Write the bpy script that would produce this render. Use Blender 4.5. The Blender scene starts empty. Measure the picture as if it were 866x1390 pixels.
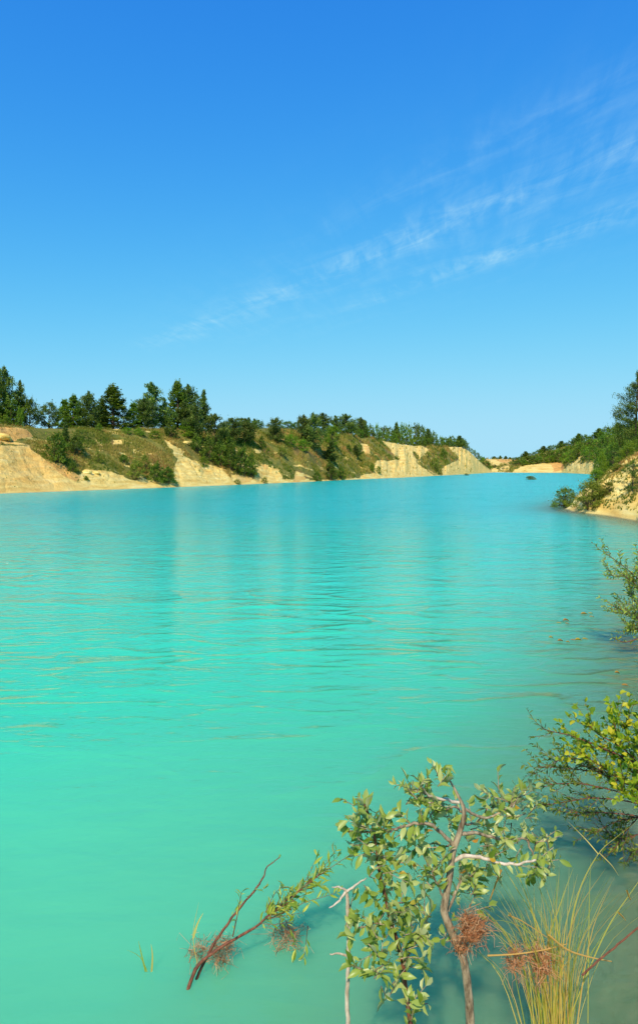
import bpy, math, random
import numpy as np
rng = np.random.default_rng(7); random.seed(7)
sc = bpy.context.scene; COL = sc.collection
R = math.radians
CAMH = 2.4; HY = 638.0; F = 867.0; U0 = 433.0

# ------------------------------------------------------------------ helpers
def at(u, v, Y):
    return np.array([(u-U0)/F*Y, Y, CAMH-(v-HY)/F*Y])
def _h(xi, yi, s):
    h = (xi.astype(np.int64)*374761393 + yi.astype(np.int64)*668265263 + s*1442695041) & 0xffffffff
    h = ((h ^ (h >> 13))*1274126177) & 0xffffffff
    h = h ^ (h >> 16)
    return (h & 0xffffff)/float(0xffffff)
def vn(x, y, s=0):
    x = np.asarray(x, float); y = np.asarray(y, float)
    xi = np.floor(x); yi = np.floor(y); fx = x-xi; fy = y-yi
    fx = fx*fx*(3-2*fx); fy = fy*fy*(3-2*fy)
    a = _h(xi, yi, s); b = _h(xi+1, yi, s); c = _h(xi, yi+1, s); d = _h(xi+1, yi+1, s)
    return (a*(1-fx)+b*fx)*(1-fy)+(c*(1-fx)+d*fx)*fy
def fbm(x, y, s=0, o=4):
    t = 0; a = .5; n = 0
    for i in range(o):
        t = t+a*vn(x*2**i+17.3*i, y*2**i-9.1*i, s+i); n += a; a *= .5
    return t/n*2-1
def mesh_np(name, V, Fc, attrs=None, smooth=False):
    V = np.asarray(V, np.float32); Fc = np.asarray(Fc, np.int32)
    me = bpy.data.meshes.new(name); k = Fc.shape[1]
    me.vertices.add(len(V)); me.vertices.foreach_set('co', V.ravel())
    me.loops.add(Fc.size); me.loops.foreach_set('vertex_index', Fc.ravel())
    me.polygons.add(len(Fc)); me.polygons.foreach_set('loop_start', np.arange(0, Fc.size, k, dtype=np.int32))
    me.polygons.foreach_set('loop_total', np.full(len(Fc), k, np.int32))
    if smooth: me.polygons.foreach_set('use_smooth', np.ones(len(Fc), bool))
    me.update(calc_edges=True)
    for n, a in (attrs or {}).items():
        at_ = me.attributes.new(n, 'FLOAT', 'POINT'); at_.data.foreach_set('value', np.asarray(a, np.float32))
    return me
def link(name, me, mat, parent=None, loc=(0, 0, 0)):
    o = bpy.data.objects.new(name, me)
    if me and mat and not me.materials: me.materials.append(mat)
    COL.objects.link(o); o.location = loc
    if parent: o.parent = parent
    return o
def tag(o, label=None, cat=None, group=None, kind=None):
    if label: o['label'] = label
    if cat: o['category'] = cat
    if group: o['group'] = group
    if kind: o['kind'] = kind
    return o
def empty(name, loc, label, cat, group=None):
    o = bpy.data.objects.new(name, None); COL.objects.link(o); o.location = loc; o.empty_display_size = .2
    return tag(o, label, cat, group)
def cat_np(parts):
    V = []; Fc = []; A = []; n = 0
    for p in parts:
        V.append(p[0]); Fc.append(p[1]+n); n += len(p[0]); A.append(p[2] if len(p) > 2 else np.zeros(len(p[0])))
    return np.concatenate(V), np.concatenate(Fc), np.concatenate(A)
def tube(pts, r0, r1, n=6, jit=0.0):
    pts = np.array(pts, float); m = len(pts)
    rr = np.linspace(r0, r1, m) if np.isscalar(r0) else np.array(r0)
    t = np.gradient(pts, axis=0); t /= np.linalg.norm(t, axis=1)[:, None]+1e-9
    up = np.array([.31, .93, .2]); a = np.cross(t, up); a /= np.linalg.norm(a, axis=1)[:, None]+1e-9; b = np.cross(t, a)
    th = np.arange(n)*2*math.pi/n
    V = (pts[:, None, :]+(a[:, None, :]*np.cos(th)[None, :, None]+b[:, None, :]*np.sin(th)[None, :, None])*(rr[:, None, None]*(1+jit*rng.uniform(-1, 1, (m, n, 1))))).reshape(-1, 3)
    i, j = np.meshgrid(np.arange(m-1), np.arange(n), indexing='ij'); i = i.ravel(); j = j.ravel(); k = (j+1) % n
    Fc = np.stack([i*n+j, i*n+k, (i+1)*n+k, (i+1)*n+j], 1)
    return V, Fc
def spline(pts, m=4):
    P = np.array(pts, float); out = []
    for i in range(len(P)-1):
        p0 = P[max(i-1, 0)]; p1 = P[i]; p2 = P[i+1]; p3 = P[min(i+2, len(P)-1)]
        for k in range(m):
            t = k/m; out.append(.5*((2*p1)+(-p0+p2)*t+(2*p0-5*p1+4*p2-p3)*t*t+(-p0+3*p1-3*p2+p3)*t**3))
    out.append(P[-1]); return np.array(out)
def unit(v): return v/(np.linalg.norm(v, axis=-1, keepdims=True)+1e-9)
def rand_dirs(n): return unit(rng.normal(size=(n, 3)))

# ------------------------------------------------------------------ materials
def newmat(name):
    m = bpy.data.materials.new(name); m.use_nodes = True; nt = m.node_tree
    b = nt.nodes['Principled BSDF']; return m, nt, b
def nd(nt, t, **kw):
    n = nt.nodes.new(t)
    for k, v in kw.items():
        if k in n.inputs: n.inputs[k].default_value = v
        else: setattr(n, k, v)
    return n
def mth(nt, op, a, b=None, c=None, clamp=False):
    n = nt.nodes.new('ShaderNodeMath'); n.operation = op; n.use_clamp = clamp
    for i, x in enumerate((a, b, c)):
        if x is None: continue
        if isinstance(x, (int, float)): n.inputs[i].default_value = x
        else: nt.links.new(x, n.inputs[i])
    return n.outputs[0]
def ramp(nt, fac, stops):
    r = nt.nodes.new('ShaderNodeValToRGB'); e = r.color_ramp.elements
    while len(e) > 1: e.remove(e[-1])
    e[0].position = stops[0][0]; e[0].color = (*stops[0][1], 1)
    for p, c in stops[1:]:
        x = e.new(p); x.color = (*c, 1)
    nt.links.new(fac, r.inputs[0]); return r.outputs[0]
def mixc(nt, f, a, b):
    m = nt.nodes.new('ShaderNodeMix'); m.data_type = 'RGBA'
    for s, x in ((m.inputs[0], f), (m.inputs[6], a), (m.inputs[7], b)):
        if isinstance(x, (int, float)): s.default_value = x
        elif isinstance(x, tuple): s.default_value = (*x, 1)
        else: nt.links.new(x, s)
    return m.outputs[2]
def noise(nt, vec, scale, detail=4, rough=.55, dist=0):
    n = nd(nt, 'ShaderNodeTexNoise', Scale=scale, Detail=detail, Roughness=rough, Distortion=dist)
    if vec is not None: nt.links.new(vec, n.inputs['Vector'])
    return n.outputs['Fac']
def attr(nt, name):
    a = nt.nodes.new('ShaderNodeAttribute'); a.attribute_name = name; return a.outputs['Fac']
def geo_pos(nt): return nt.nodes.new('ShaderNodeNewGeometry').outputs['Position']

def leaf_mat(name, cols, trans=.35, rough=.5, back=None, objvar=.0, spec=.3):
    m, nt, b = newmat(name)
    n = len(cols)-1
    c = ramp(nt, attr(nt, 'rnd'), [(i/n, cc) for i, cc in enumerate(cols)])
    if objvar:
        oi = nt.nodes.new('ShaderNodeObjectInfo').outputs['Random']
        hs = nt.nodes.new('ShaderNodeHueSaturation'); nt.links.new(c, hs.inputs['Color'])
        nt.links.new(mth(nt, 'MULTIPLY_ADD', oi, objvar, 1-objvar*.5), hs.inputs['Value'])
        nt.links.new(mth(nt, 'MULTIPLY_ADD', oi, .03, .485), hs.inputs['Hue']); c = hs.outputs[0]
    if back:
        bf = nt.nodes.new('ShaderNodeNewGeometry').outputs['Backfacing']
        c = mixc(nt, bf, c, back)
    nt.links.new(c, b.inputs['Base Color']); b.inputs['Roughness'].default_value = rough
    b.inputs['Specular IOR Level'].default_value = spec
    tr = nt.nodes.new('ShaderNodeBsdfTranslucent')
    hs2 = nt.nodes.new('ShaderNodeHueSaturation'); hs2.inputs['Saturation'].default_value = 1.15; hs2.inputs['Value'].default_value = 1.3
    nt.links.new(c, hs2.inputs['Color']); nt.links.new(hs2.outputs[0], tr.inputs[0])
    mx = nt.nodes.new('ShaderNodeMixShader'); mx.inputs[0].default_value = trans
    nt.links.new(b.outputs[0], mx.inputs[1]); nt.links.new(tr.outputs[0], mx.inputs[2])
    nt.links.new(mx.outputs[0], nt.nodes['Material Output'].inputs[0])
    return m
def bark_mat(name, c1, c2, sc_=30):
    m, nt, b = newmat(name); p = geo_pos(nt)
    mp = nd(nt, 'ShaderNodeMapping'); mp.inputs['Scale'].default_value = (1, 1, .35); nt.links.new(p, mp.inputs[0])
    f = noise(nt, mp.outputs[0], sc_, 6, .65)
    nt.links.new(ramp(nt, f, [(.35, c1), (.62, c2)]), b.inputs['Base Color']); b.inputs['Roughness'].default_value = .8
    bp = nd(nt, 'ShaderNodeBump', Strength=.6, Distance=.3/sc_); nt.links.new(f, bp.inputs['Height']); nt.links.new(bp.outputs[0], b.inputs['Normal'])
    return m
M = {}
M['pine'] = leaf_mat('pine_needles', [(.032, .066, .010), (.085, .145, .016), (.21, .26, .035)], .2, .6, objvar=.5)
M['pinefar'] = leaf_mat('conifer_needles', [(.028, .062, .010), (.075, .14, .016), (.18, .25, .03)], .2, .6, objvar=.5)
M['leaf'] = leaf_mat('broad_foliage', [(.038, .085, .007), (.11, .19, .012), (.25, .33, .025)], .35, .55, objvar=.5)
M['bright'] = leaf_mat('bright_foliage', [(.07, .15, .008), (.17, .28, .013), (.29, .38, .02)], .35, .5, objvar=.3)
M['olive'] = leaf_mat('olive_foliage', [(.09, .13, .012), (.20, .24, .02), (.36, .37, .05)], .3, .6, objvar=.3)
M['birchleaf'] = leaf_mat('birch_leaves', [(.06, .15, .01), (.15, .26, .012), (.33, .41, .02), (.58, .50, .03)], .4, .4)
M['willowleaf'] = leaf_mat('willow_leaves', [(.14, .23, .025), (.33, .40, .07), (.58, .58, .24)], .35, .38, back=(.42, .47, .22), spec=.5)
M['narrowleaf'] = leaf_mat('narrow_willow_leaves', [(.09, .18, .02), (.26, .34, .03), (.58, .58, .10)], .35, .4, back=(.4, .44, .18), spec=.4)
M['darkleaf'] = leaf_mat('dark_willow_leaves', [(.05, .09, .01), (.14, .20, .018), (.34, .34, .05)], .3, .4, spec=.4)
M['yellowleaf'] = leaf_mat('yellow_leaves', [(.55, .38, .03), (.5, .2, .03), (.35, .4, .05)], .35, .4)
M['root'] = leaf_mat('red_root_fibres', [(.45, .16, .06), (.74, .33, .14), (.80, .52, .28)], .25, .6)
M['blade'] = leaf_mat('grass_blades', [(.20, .32, .03), (.44, .42, .06), (.68, .50, .14), (.66, .36, .10)], .35, .45, spec=.4)
M['hillgrass'] = leaf_mat('dry_hill_grass', [(.08, .15, .012), (.23, .24, .028), (.44, .34, .08), (.42, .22, .07)], .3, .7)
M['barkgrey'] = bark_mat('grey_brown_bark', (.10, .06, .03), (.42, .32, .20), 60)
M['barkpale'] = bark_mat('bleached_bark', (.40, .30, .20), (.66, .55, .42), 70)
M['barkred'] = bark_mat('red_twig_bark', (.07, .02, .01), (.24, .08, .035), 80)
M['barkdark'] = bark_mat('dark_trunk_bark', (.03, .02, .012), (.12, .07, .04), 8)

def ground_material(name, spot=1.0, far=False):
    m, nt, b = newmat(name); p = geo_pos(nt)
    k = .35 if far else 1.0
    n1 = noise(nt, p, .35*k, 6, .65); n2 = noise(nt, p, 2.2*k, 5, .7); n3 = noise(nt, p, 9*k, 4, .7); n4 = noise(nt, p, .12*k, 3, .5)
    grass = ramp(nt, n2, [(.30, (.085, .11, .012)), (.45, (.18, .18, .024)), (.58, (.32, .23, .05)), (.72, (.46, .34, .11))])
    grass = mixc(nt, ramp(nt, n1, [(.42, (0, 0, 0)), (.62, (1, 1, 1))]), grass, ramp(nt, n3, [(.3, (.07, .12, .012)), (.7, (.22, .19, .04))]))
    grass = mixc(nt, mth(nt, 'MULTIPLY', ramp(nt, n4, [(.5, (0, 0, 0)), (.66, (1, 1, 1))]), .55), grass, (.30, .14, .05))
    # strata and stains in the chalk
    mp = nd(nt, 'ShaderNodeMapping'); mp.inputs['Scale'].default_value = (.35*k, .35*k, 2.2*k); nt.links.new(p, mp.inputs[0])
    s1 = noise(nt, mp.outputs[0], 1.0, 5, .6, .6)
    chalk = ramp(nt, s1, [(.30, (.62, .37, .08)), (.45, (.78, .53, .14)), (.60, (.86, .65, .21)), (.75, (.90, .75, .34))])
    chalk = mixc(nt, mth(nt, 'MULTIPLY', ramp(nt, n2, [(.55, (0, 0, 0)), (.70, (1, 1, 1))]), .45), chalk, (.38, .21, .06))
    chalk = mixc(nt, mth(nt, 'MULTIPLY', ramp(nt, n3, [(.62, (0, 0, 0)), (.74, (1, 1, 1))]), .35), chalk, (.84, .72, .42))
    ochre = ramp(nt, n1, [(.3, (.48, .20, .05)), (.6, (.78, .40, .10))])
    chalk = mixc(nt, attr(nt, 'ochre'), chalk, ochre)
    bf = mth(nt, 'ADD', attr(nt, 'bare'), mth(nt, 'MULTIPLY', mth(nt, 'SUBTRACT', n3, .5), 1.1))
    bf = mth(nt, 'ADD', bf, mth(nt, 'MULTIPLY', mth(nt, 'SUBTRACT', n2, .5), .9))
    bf = ramp(nt, bf, [(.42, (0, 0, 0)), (.58, (1, 1, 1))])
    c = mixc(nt, bf, grass, chalk)
    # wet rim at the waterline
    z = nt.nodes.new('ShaderNodeSeparateXYZ'); nt.links.new(p, z.inputs[0])
    wet = ramp(nt, mth(nt, 'ADD', z.outputs[2], mth(nt, 'MULTIPLY', n3, .12)), [(.06, (1, 1, 1)), (.2, (0, 0, 0))])
    c = mixc(nt, mth(nt, 'MULTIPLY', wet, .35), c, (.50, .40, .16))
    silt = ramp(nt, mth(nt, 'MULTIPLY_ADD', z.outputs[2], 1.0, .5), [(.44, (1, 1, 1)), (.50, (0, 0, 0))])
    c = mixc(nt, silt, c, ramp(nt, n3, [(.35, (.13, .13, .06)), (.65, (.27, .24, .12))]))
    nt.links.new(c, b.inputs['Base Color']); b.inputs['Roughness'].default_value = .9; b.inputs['Specular IOR Level'].default_value = .2
    bp = nd(nt, 'ShaderNodeBump', Strength=.8, Distance=.26/k*spot); nt.links.new(mth(nt, 'ADD', n2, mth(nt, 'MULTIPLY', n3, .5)), bp.inputs['Height']); nt.links.new(bp.outputs[0], b.inputs['Normal'])
    return m
M['ground'] = ground_material('chalk_and_grass_bank'); M['groundfar'] = ground_material('far_chalk_and_grass', far=True)
M['near'] = ground_material('near_bank_soil', spot=.15)

# ------------------------------------------------------------------ terrain by azimuth
def inpoly(u, v, poly):
    ins = np.zeros(u.shape, bool); n = len(poly)
    for i in range(n):
        x1, y1 = poly[i]; x2, y2 = poly[(i+1) % n]
        if y1 == y2: continue
        c = ((y1 > v) != (y2 > v)) & (u < (x2-x1)*(v-y1)/(y2-y1)+x1); ins ^= c
    return ins
class Hill:
    def __init__(s, yw, yc, W, bare, ochre, prof, seed, amp=1.0, base_bare=0.0):
        s.yw, s.yc, s.W, s.bare, s.ochre, s.prof, s.seed, s.amp, s.base_bare = [np.array(q, float) if i < 3 else q for i, q in enumerate((yw, yc, W, bare, ochre, prof, seed, amp, base_bare))]
    def D0(s, u): return CAMH*F/(np.interp(u, s.yw[:, 0], s.yw[:, 1])-HY)
    def Wd(s, u): return np.interp(u, s.W[:, 0], s.W[:, 1])
    def z(s, u, Y):
        d0 = s.D0(u); w = s.Wd(u); t = (Y-d0)/w
        H = CAMH+(HY-np.interp(u, s.yc[:, 0], s.yc[:, 1]))/F*(d0+w)
        H = np.maximum(H, .4)
        X = (u-U0)/F*Y
        lat = u*d0/F
        tt = np.clip(t+fbm(lat/6/s.amp, t*1.5, s.seed+40, 3)*.10*np.clip(t*3, 0, 1), -9, 1)
        pa = np.interp(tt, *s.prof[0]); pb = np.interp(tt, *s.prof[1]); k = np.clip((u-110)/80, 0, 1)
        z = H*(pa*(1-k)+pb*k)
        fade = np.clip(t*4, 0, 1)*np.clip(1.25-t, .15, 1)
        z = z+fade*s.amp*(fbm(X/5/s.amp, Y/5/s.amp, s.seed, 4)*.55+fbm(X/1.1/s.amp, Y/1.1/s.amp, s.seed+9, 4)*.26)
        g = 1-np.abs(fbm(lat/3.1/s.amp+t*1.3, t*3.2, s.seed+20, 3))*2
        z = z-fade*s.amp*np.clip(g, 0, 1)**3*.28*np.clip(1-t, 0, 1)
        z = np.where(t > 1, z+np.minimum((t-1)*w, 300)*.004+s.amp*fbm(X/30, Y/30, s.seed+3, 3)*.3*np.clip(t-1, 0, 1), z)
        z = np.where(t < 0, np.maximum((Y-d0)*.22, -2.5)-.02, z)
        return z
    def build(s, name, ucols, mat, rows):
        u = np.array(ucols)[:, None]; t = np.array(rows)[None, :]
        d0 = s.D0(u); w = s.Wd(u)
        Y = np.where(t <= 1.6, d0+t*w, d0+1.6*w+(t-1.6)*(5200-d0-1.6*w))
        Y = np.where(t < 0, d0+t*np.minimum(w, 25)*1.0, Y); Y = np.maximum(Y, 3.)
        uu = u+0*Y; Z = s.z(uu, Y); X = (uu-U0)/F*Y
        V_ = HY-(Z-CAMH)/Y*F
        ju = uu+fbm(X/3.0, Z/1.2, 91, 3)*5*np.clip(90/Y, .25, 1.2)+fbm(X/14., Y/22., 93, 3)*6*np.clip((Y-150)/200, 0, 1); jv = V_+fbm(X/2.5, Z*1.1, 95, 3)*4.5*np.clip(90/Y, .3, 1.2)
        bare = np.full(Y.shape, s.base_bare)+.0*Y
        for p in s.bare: bare = np.maximum(bare, inpoly(ju, jv, p)*(.92 if len(p) > 2 else 0))
        bare = np.where((t > -3) & (Z < .22), 1.0, bare)
        oc = .42*np.clip((135-uu)/70, 0, 1)*(s.seed == 3)*(V_ > 600)*(.6+.8*fbm(X/4, Z/1.5, 88, 3))
        for p, q in s.ochre:
            k = inpoly(ju, jv, p); oc = np.maximum(oc, k*q); bare = np.maximum(bare, k*.85)
        # scattered worn spots on the slope
        sp = fbm(X/2.4/s.amp, Z/.8/s.amp+Y/4, s.seed+60, 3)
        bare = np.maximum(bare, np.clip((sp-.16)*2.5, 0, .7)*(t < 1.0)*(t > 0))
        n, m = Y.shape
        V = np.stack([X, Y, Z], -1).reshape(-1, 3)
        i, j = np.meshgrid(np.arange(n-1), np.arange(m-1), indexing='ij'); i = i.ravel(); j = j.ravel()
        Fc = np.stack([i*m+j, (i+1)*m+j, (i+1)*m+j+1, i*m+j+1], 1)
        me = mesh_np(name, V, Fc, dict(bare=bare.ravel(), ochre=oc.ravel()), smooth=True)
        return tag(link(name, me, mat), kind='structure')
    def find(s, u, v):
        d0 = float(s.D0(u)); w = float(s.Wd(u)); Y = d0+np.linspace(0.01, 1.15, 240)*w
        z = s.z(np.full(240, float(u)), Y); vv = HY-(z-CAMH)/Y*F
        k = np.where(vv <= v)[0]
        i = k[0] if len(k) else 200
        return Y[i], z[i]
PR = (([-1, 0, .02, .46, .56, .70, .80, 1], [0, 0, .015, .58, .68, .74, .93, 1]), ([-1, 0, .02, .30, .62, 1], [0, 0, .012, .33, .68, 1]))
L = Hill(yw=[(-1300, 718), (-542, 690), (0, 670), (80, 667), (220, 661.9), (300, 658.8), (420, 653.8), (490, 650.3), (540, 648.4), (600, 645.3), (639, 643.2), (667, 641.4), (680, 640.9)],
         yc=[(-1300, 500), (-500, 555), (-60, 572), (0, 577), (60, 581), (200, 583), (350, 582), (400, 585), (465, 590), (500, 594), (530, 600), (560, 605), (628, 607), (636, 612), (650, 625), (662, 635), (668, 640), (680, 640.5)],
         W=[(-1300, 12), (-500, 12), (0, 16), (220, 22), (420, 38), (540, 75), (628, 110), (668, 60)],
         bare=[[(-900, 600), (0, 603), (38, 605), (52, 617), (66, 628), (85, 641), (104, 655), (122, 659), (150, 657), (210, 650), (245, 650), (320, 652), (420, 650), (420, 670), (-900, 760)],
               [(105, 642), (118, 636), (150, 640), (175, 650), (215, 656), (215, 664), (105, 668)],
               [(-20, 589), (8, 590), (14, 600), (-20, 602)],
               [(238, 625), (246, 616), (262, 624), (284, 631), (302, 637), (320, 656), (248, 660), (234, 650)],
               [(222, 597), (230, 600), (250, 614), (246, 626), (236, 618)],
               [(312, 643), (345, 650), (352, 632), (378, 637), (388, 656), (318, 658)],
               [(345, 610), (355, 611), (356, 616), (346, 616)],
               [(400, 640), (412, 642), (415, 654), (398, 655)],
               [(489, 645), (505, 643), (511, 625), (529, 625), (542, 624), (529, 611), (514, 595), (537, 598), (552, 606), (560, 612), (568, 629), (588, 645), (560, 650), (489, 652)],
               [(489, 601), (500, 603), (503, 618), (494, 616)],
               [(546, 603), (580, 606), (584, 616), (570, 622), (560, 612)],
               [(606, 606), (630, 606), (640, 614), (652, 627), (668, 640), (668, 644), (600, 648), (600, 636), (622, 622)],
               [(150, 597), (165, 597), (167, 604), (152, 605)], [(128, 596), (140, 606), (134, 606)]],
         ochre=[([(-400, 575), (0, 579), (36, 583), (44, 594), (20, 598), (-400, 592)], .75), ([(60, 624), (84, 628), (108, 646), (100, 656), (80, 640)], .7),
                ([(495, 604), (502, 606), (502, 618), (496, 616)], .5), ([(318, 642), (345, 647), (340, 655), (322, 655)], .4), ([(352, 628), (366, 630), (362, 638)], .6), ([(400, 645), (414, 648), (414, 652), (398, 653)], .6), ([(568, 620), (575, 632), (592, 645), (582, 640)], .45)],
         prof=PR, seed=3)
FAR = Hill(yw=[(560, 640.6), (640, 641.0), (720, 641.3), (800, 641)], yc=[(560, 632), (640, 624), (662, 623), (697, 623.5), (720, 627), (800, 632)], W=[(560, 200), (800, 200)],
           bare=[[(662, 623), (680, 624), (690, 628), (672, 633), (664, 630)], [(678, 634), (692, 631), (690, 638), (678, 639)], [(664, 636), (674, 634), (676, 640), (666, 641)], [(692, 636), (704, 633), (700, 639), (693, 640)]],
           ochre=[([(672, 623.2), (700, 623.6), (700, 626), (684, 629), (676, 626)], .8), ([(682, 627), (692, 628), (688, 631)], .6)], prof=PR, seed=21, amp=3.0, base_bare=.2)
RT = Hill(yw=[(684, 641.0), (694, 641.5), (762, 641.6), (780, 642.4), (796, 643.3), (809, 644), (830, 648), (900, 655), (1400, 680), (2200, 700)],
          yc=[(684, 640.2), (692, 636), (697, 628), (705, 625), (720, 620), (755, 611), (787, 603), (805, 597), (830, 591), (866, 584), (1000, 560), (1400, 535), (2200, 520)],
          W=[(684, 60), (720, 130), (762, 230), (790, 280), (812, 260), (840, 110), (1000, 40), (2200, 25)],
          bare=[[(694, 642), (700, 637), (712, 632), (738, 628), (764, 632), (768, 644), (694, 644)], [(760, 642), (778, 626), (789, 615), (792, 618), (783, 630), (800, 628), (817, 628), (818, 650), (762, 648)], [(712, 623), (720, 623), (722, 627), (716, 629)]],
          ochre=[([(746, 632), (752, 625), (764, 630), (764, 638), (752, 640)], .85), ([(700, 622), (706, 622), (704, 627)], .7)], prof=PR, seed=33, amp=2.0)
rows_ = np.concatenate([np.linspace(-1, -.02, 8), np.linspace(0, 1.06, 190), np.linspace(1.1, 1.6, 16), [1.61, 1.63, 1.68, 1.78, 1.95, 2.2, 2.6]])
L.build('hill', np.concatenate([np.linspace(-1300, -50, 70), np.linspace(-48, 679, 900)]), M['ground'], rows_)
rows_f = np.concatenate([np.linspace(-1, -.02, 4), np.linspace(0, 1.06, 60), np.linspace(1.1, 1.6, 8), [1.61, 1.63, 1.68, 1.78, 1.95, 2.2, 2.6]])
FAR.build('hill', np.linspace(562, 798, 240), M['groundfar'], rows_f)
RT.build('hill', np.concatenate([np.linspace(684, 900, 280), np.linspace(910, 2200, 70)]), M['groundfar'], rows_f)

# ------------------------------------------------------------------ near bank by distance to the shoreline
SH = np.array([(-60, -20), (-25, -8), (-10, -1.2), (-5, -.8), (-2, -.1), (0.3, .55), (1.35, 1.5), (1.95, 2.7), (2.5, 3.8), (3.5, 5.2), (5.0, 8), (8.2, 13), (13, 19), (14.8, 25), (15.3, 31), (15.4, 34), (14.9, 37), (15.6, 40), (18.5, 46), (26, 60), (45, 90), (80, 150), (160, 260)], float)
def shore_sd(X, Y):
    best = np.full(X.shape, 1e9); sg = np.ones(X.shape)
    for (x1, y1), (x2, y2) in zip(SH[:-1], SH[1:]):
        dx, dy = x2-x1, y2-y1; l = dx*dx+dy*dy
        t = np.clip(((X-x1)*dx+(Y-y1)*dy)/l, 0, 1); d = np.hypot(X-x1-t*dx, Y-y1-t*dy)
        cr = (dx*(Y-y1)-dy*(X-x1)); k = d < best-1e-9
        best = np.where(k, d, best); sg = np.where(k, -np.sign(cr), sg)
    return best*sg          # positive on land (right-hand side of the line)
def near_z(X, Y):
    d = shore_sd(X, Y)
    s = np.interp(Y, [0, 4, 12, 22, 30, 44, 60], [.42, .5, .6, .85, 1.1, 1.1, .8]); top = np.interp(Y, [0, 5, 15, 28, 44, 80, 200], [1.1, 1.6, 3.5, 7.5, 8, 9, 12])
    dn = d+fbm(X/2.5, Y/2.5, 70, 3)*.5*np.clip(np.abs(d), 0, 1)*np.clip(Y/10, .2, 1)
    q = s*np.maximum(dn, 0)
    z = top*(1-np.exp(-q/top*1.0))*np.where(dn > 0, 1, 0)
    big = np.clip(Y/20, 0.05, 1)
    z = z+np.clip(d, 0, 1.5)/1.5*big*(fbm(X/1.6, Y/1.6, 71, 4)*.45+fbm(X/.5, Y/.5, 72, 3)*.14)
    z = np.where(dn < 0, -np.minimum(-dn*.42, 2.5)-.01, z)
    return z
ub = np.concatenate([np.linspace(-2500, 500, 60), np.linspace(520, 780, 40), np.linspace(783, 930, 150), np.linspace(940, 3000, 60)])
r_ = np.concatenate([np.geomspace(.5, 24, 170), np.linspace(24.3, 60, 170), np.geomspace(61, 260, 40)])
def near_ground():
    a = np.arctan((ub-U0)/F)[:, None]; aa = np.concatenate([np.linspace(-math.pi, a[0, 0], 30, endpoint=False)[:, None], a, np.linspace(a[-1, 0], math.pi, 30)[1:, None]])
    rr = r_[None, :]; rr = rr/np.maximum(np.cos(aa), .5)
    X = rr*np.sin(aa); Y = rr*np.cos(aa)
    Z = near_z(X, Y); d = shore_sd(X, Y)
    n, m = X.shape
    bare = .50+fbm(X/1.3, Y/1.3, 75, 4)*.55+np.clip(.5-Z*.16, -.4, .4); bare = np.where(Z < .25, 1, bare); bare = np.where(Y < 14, np.where(Z < .1, .95, .25), bare)
    bare = np.clip(bare, 0, .95)
    oc = np.clip(fbm(X/2, Y/2, 77, 3)*.5, 0, .5)
    V = np.stack([X, Y, Z], -1).reshape(-1, 3)
    i, j = np.meshgrid(np.arange(n-1), np.arange(m-1), indexing='ij'); i = i.ravel(); j = j.ravel()
    Fc = np.stack([i*m+j, (i+1)*m+j, (i+1)*m+j+1, i*m+j+1], 1)
    dd = d.ravel()[Fc].max(1); Fc = Fc[dd > -5]
    return tag(link('ground', mesh_np('ground', V, Fc, dict(bare=bare.ravel(), ochre=oc.ravel()), smooth=True), M['near']), kind='structure')
near_ground()
# bed under everything, out to the horizon
m, nt, b = newmat('lake_bed_silt'); b.inputs['Base Color'].default_value = (.2, .3, .22, 1); b.inputs['Roughness'].default_value = .9
p = geo_pos(nt); nt.links.new(ramp(nt, noise(nt, p, .6, 5), [(.3, (.15, .22, .15)), (.7, (.3, .33, .2))]), b.inputs['Base Color'])
g = 6500
tag(link('lake_bed', mesh_np('lake_bed', [(-g, -g, -2.6), (g, -g, -2.6), (g, g, -2.6), (-g, g, -2.6)], [(0, 1, 2, 3)]), m), kind='structure')

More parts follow.
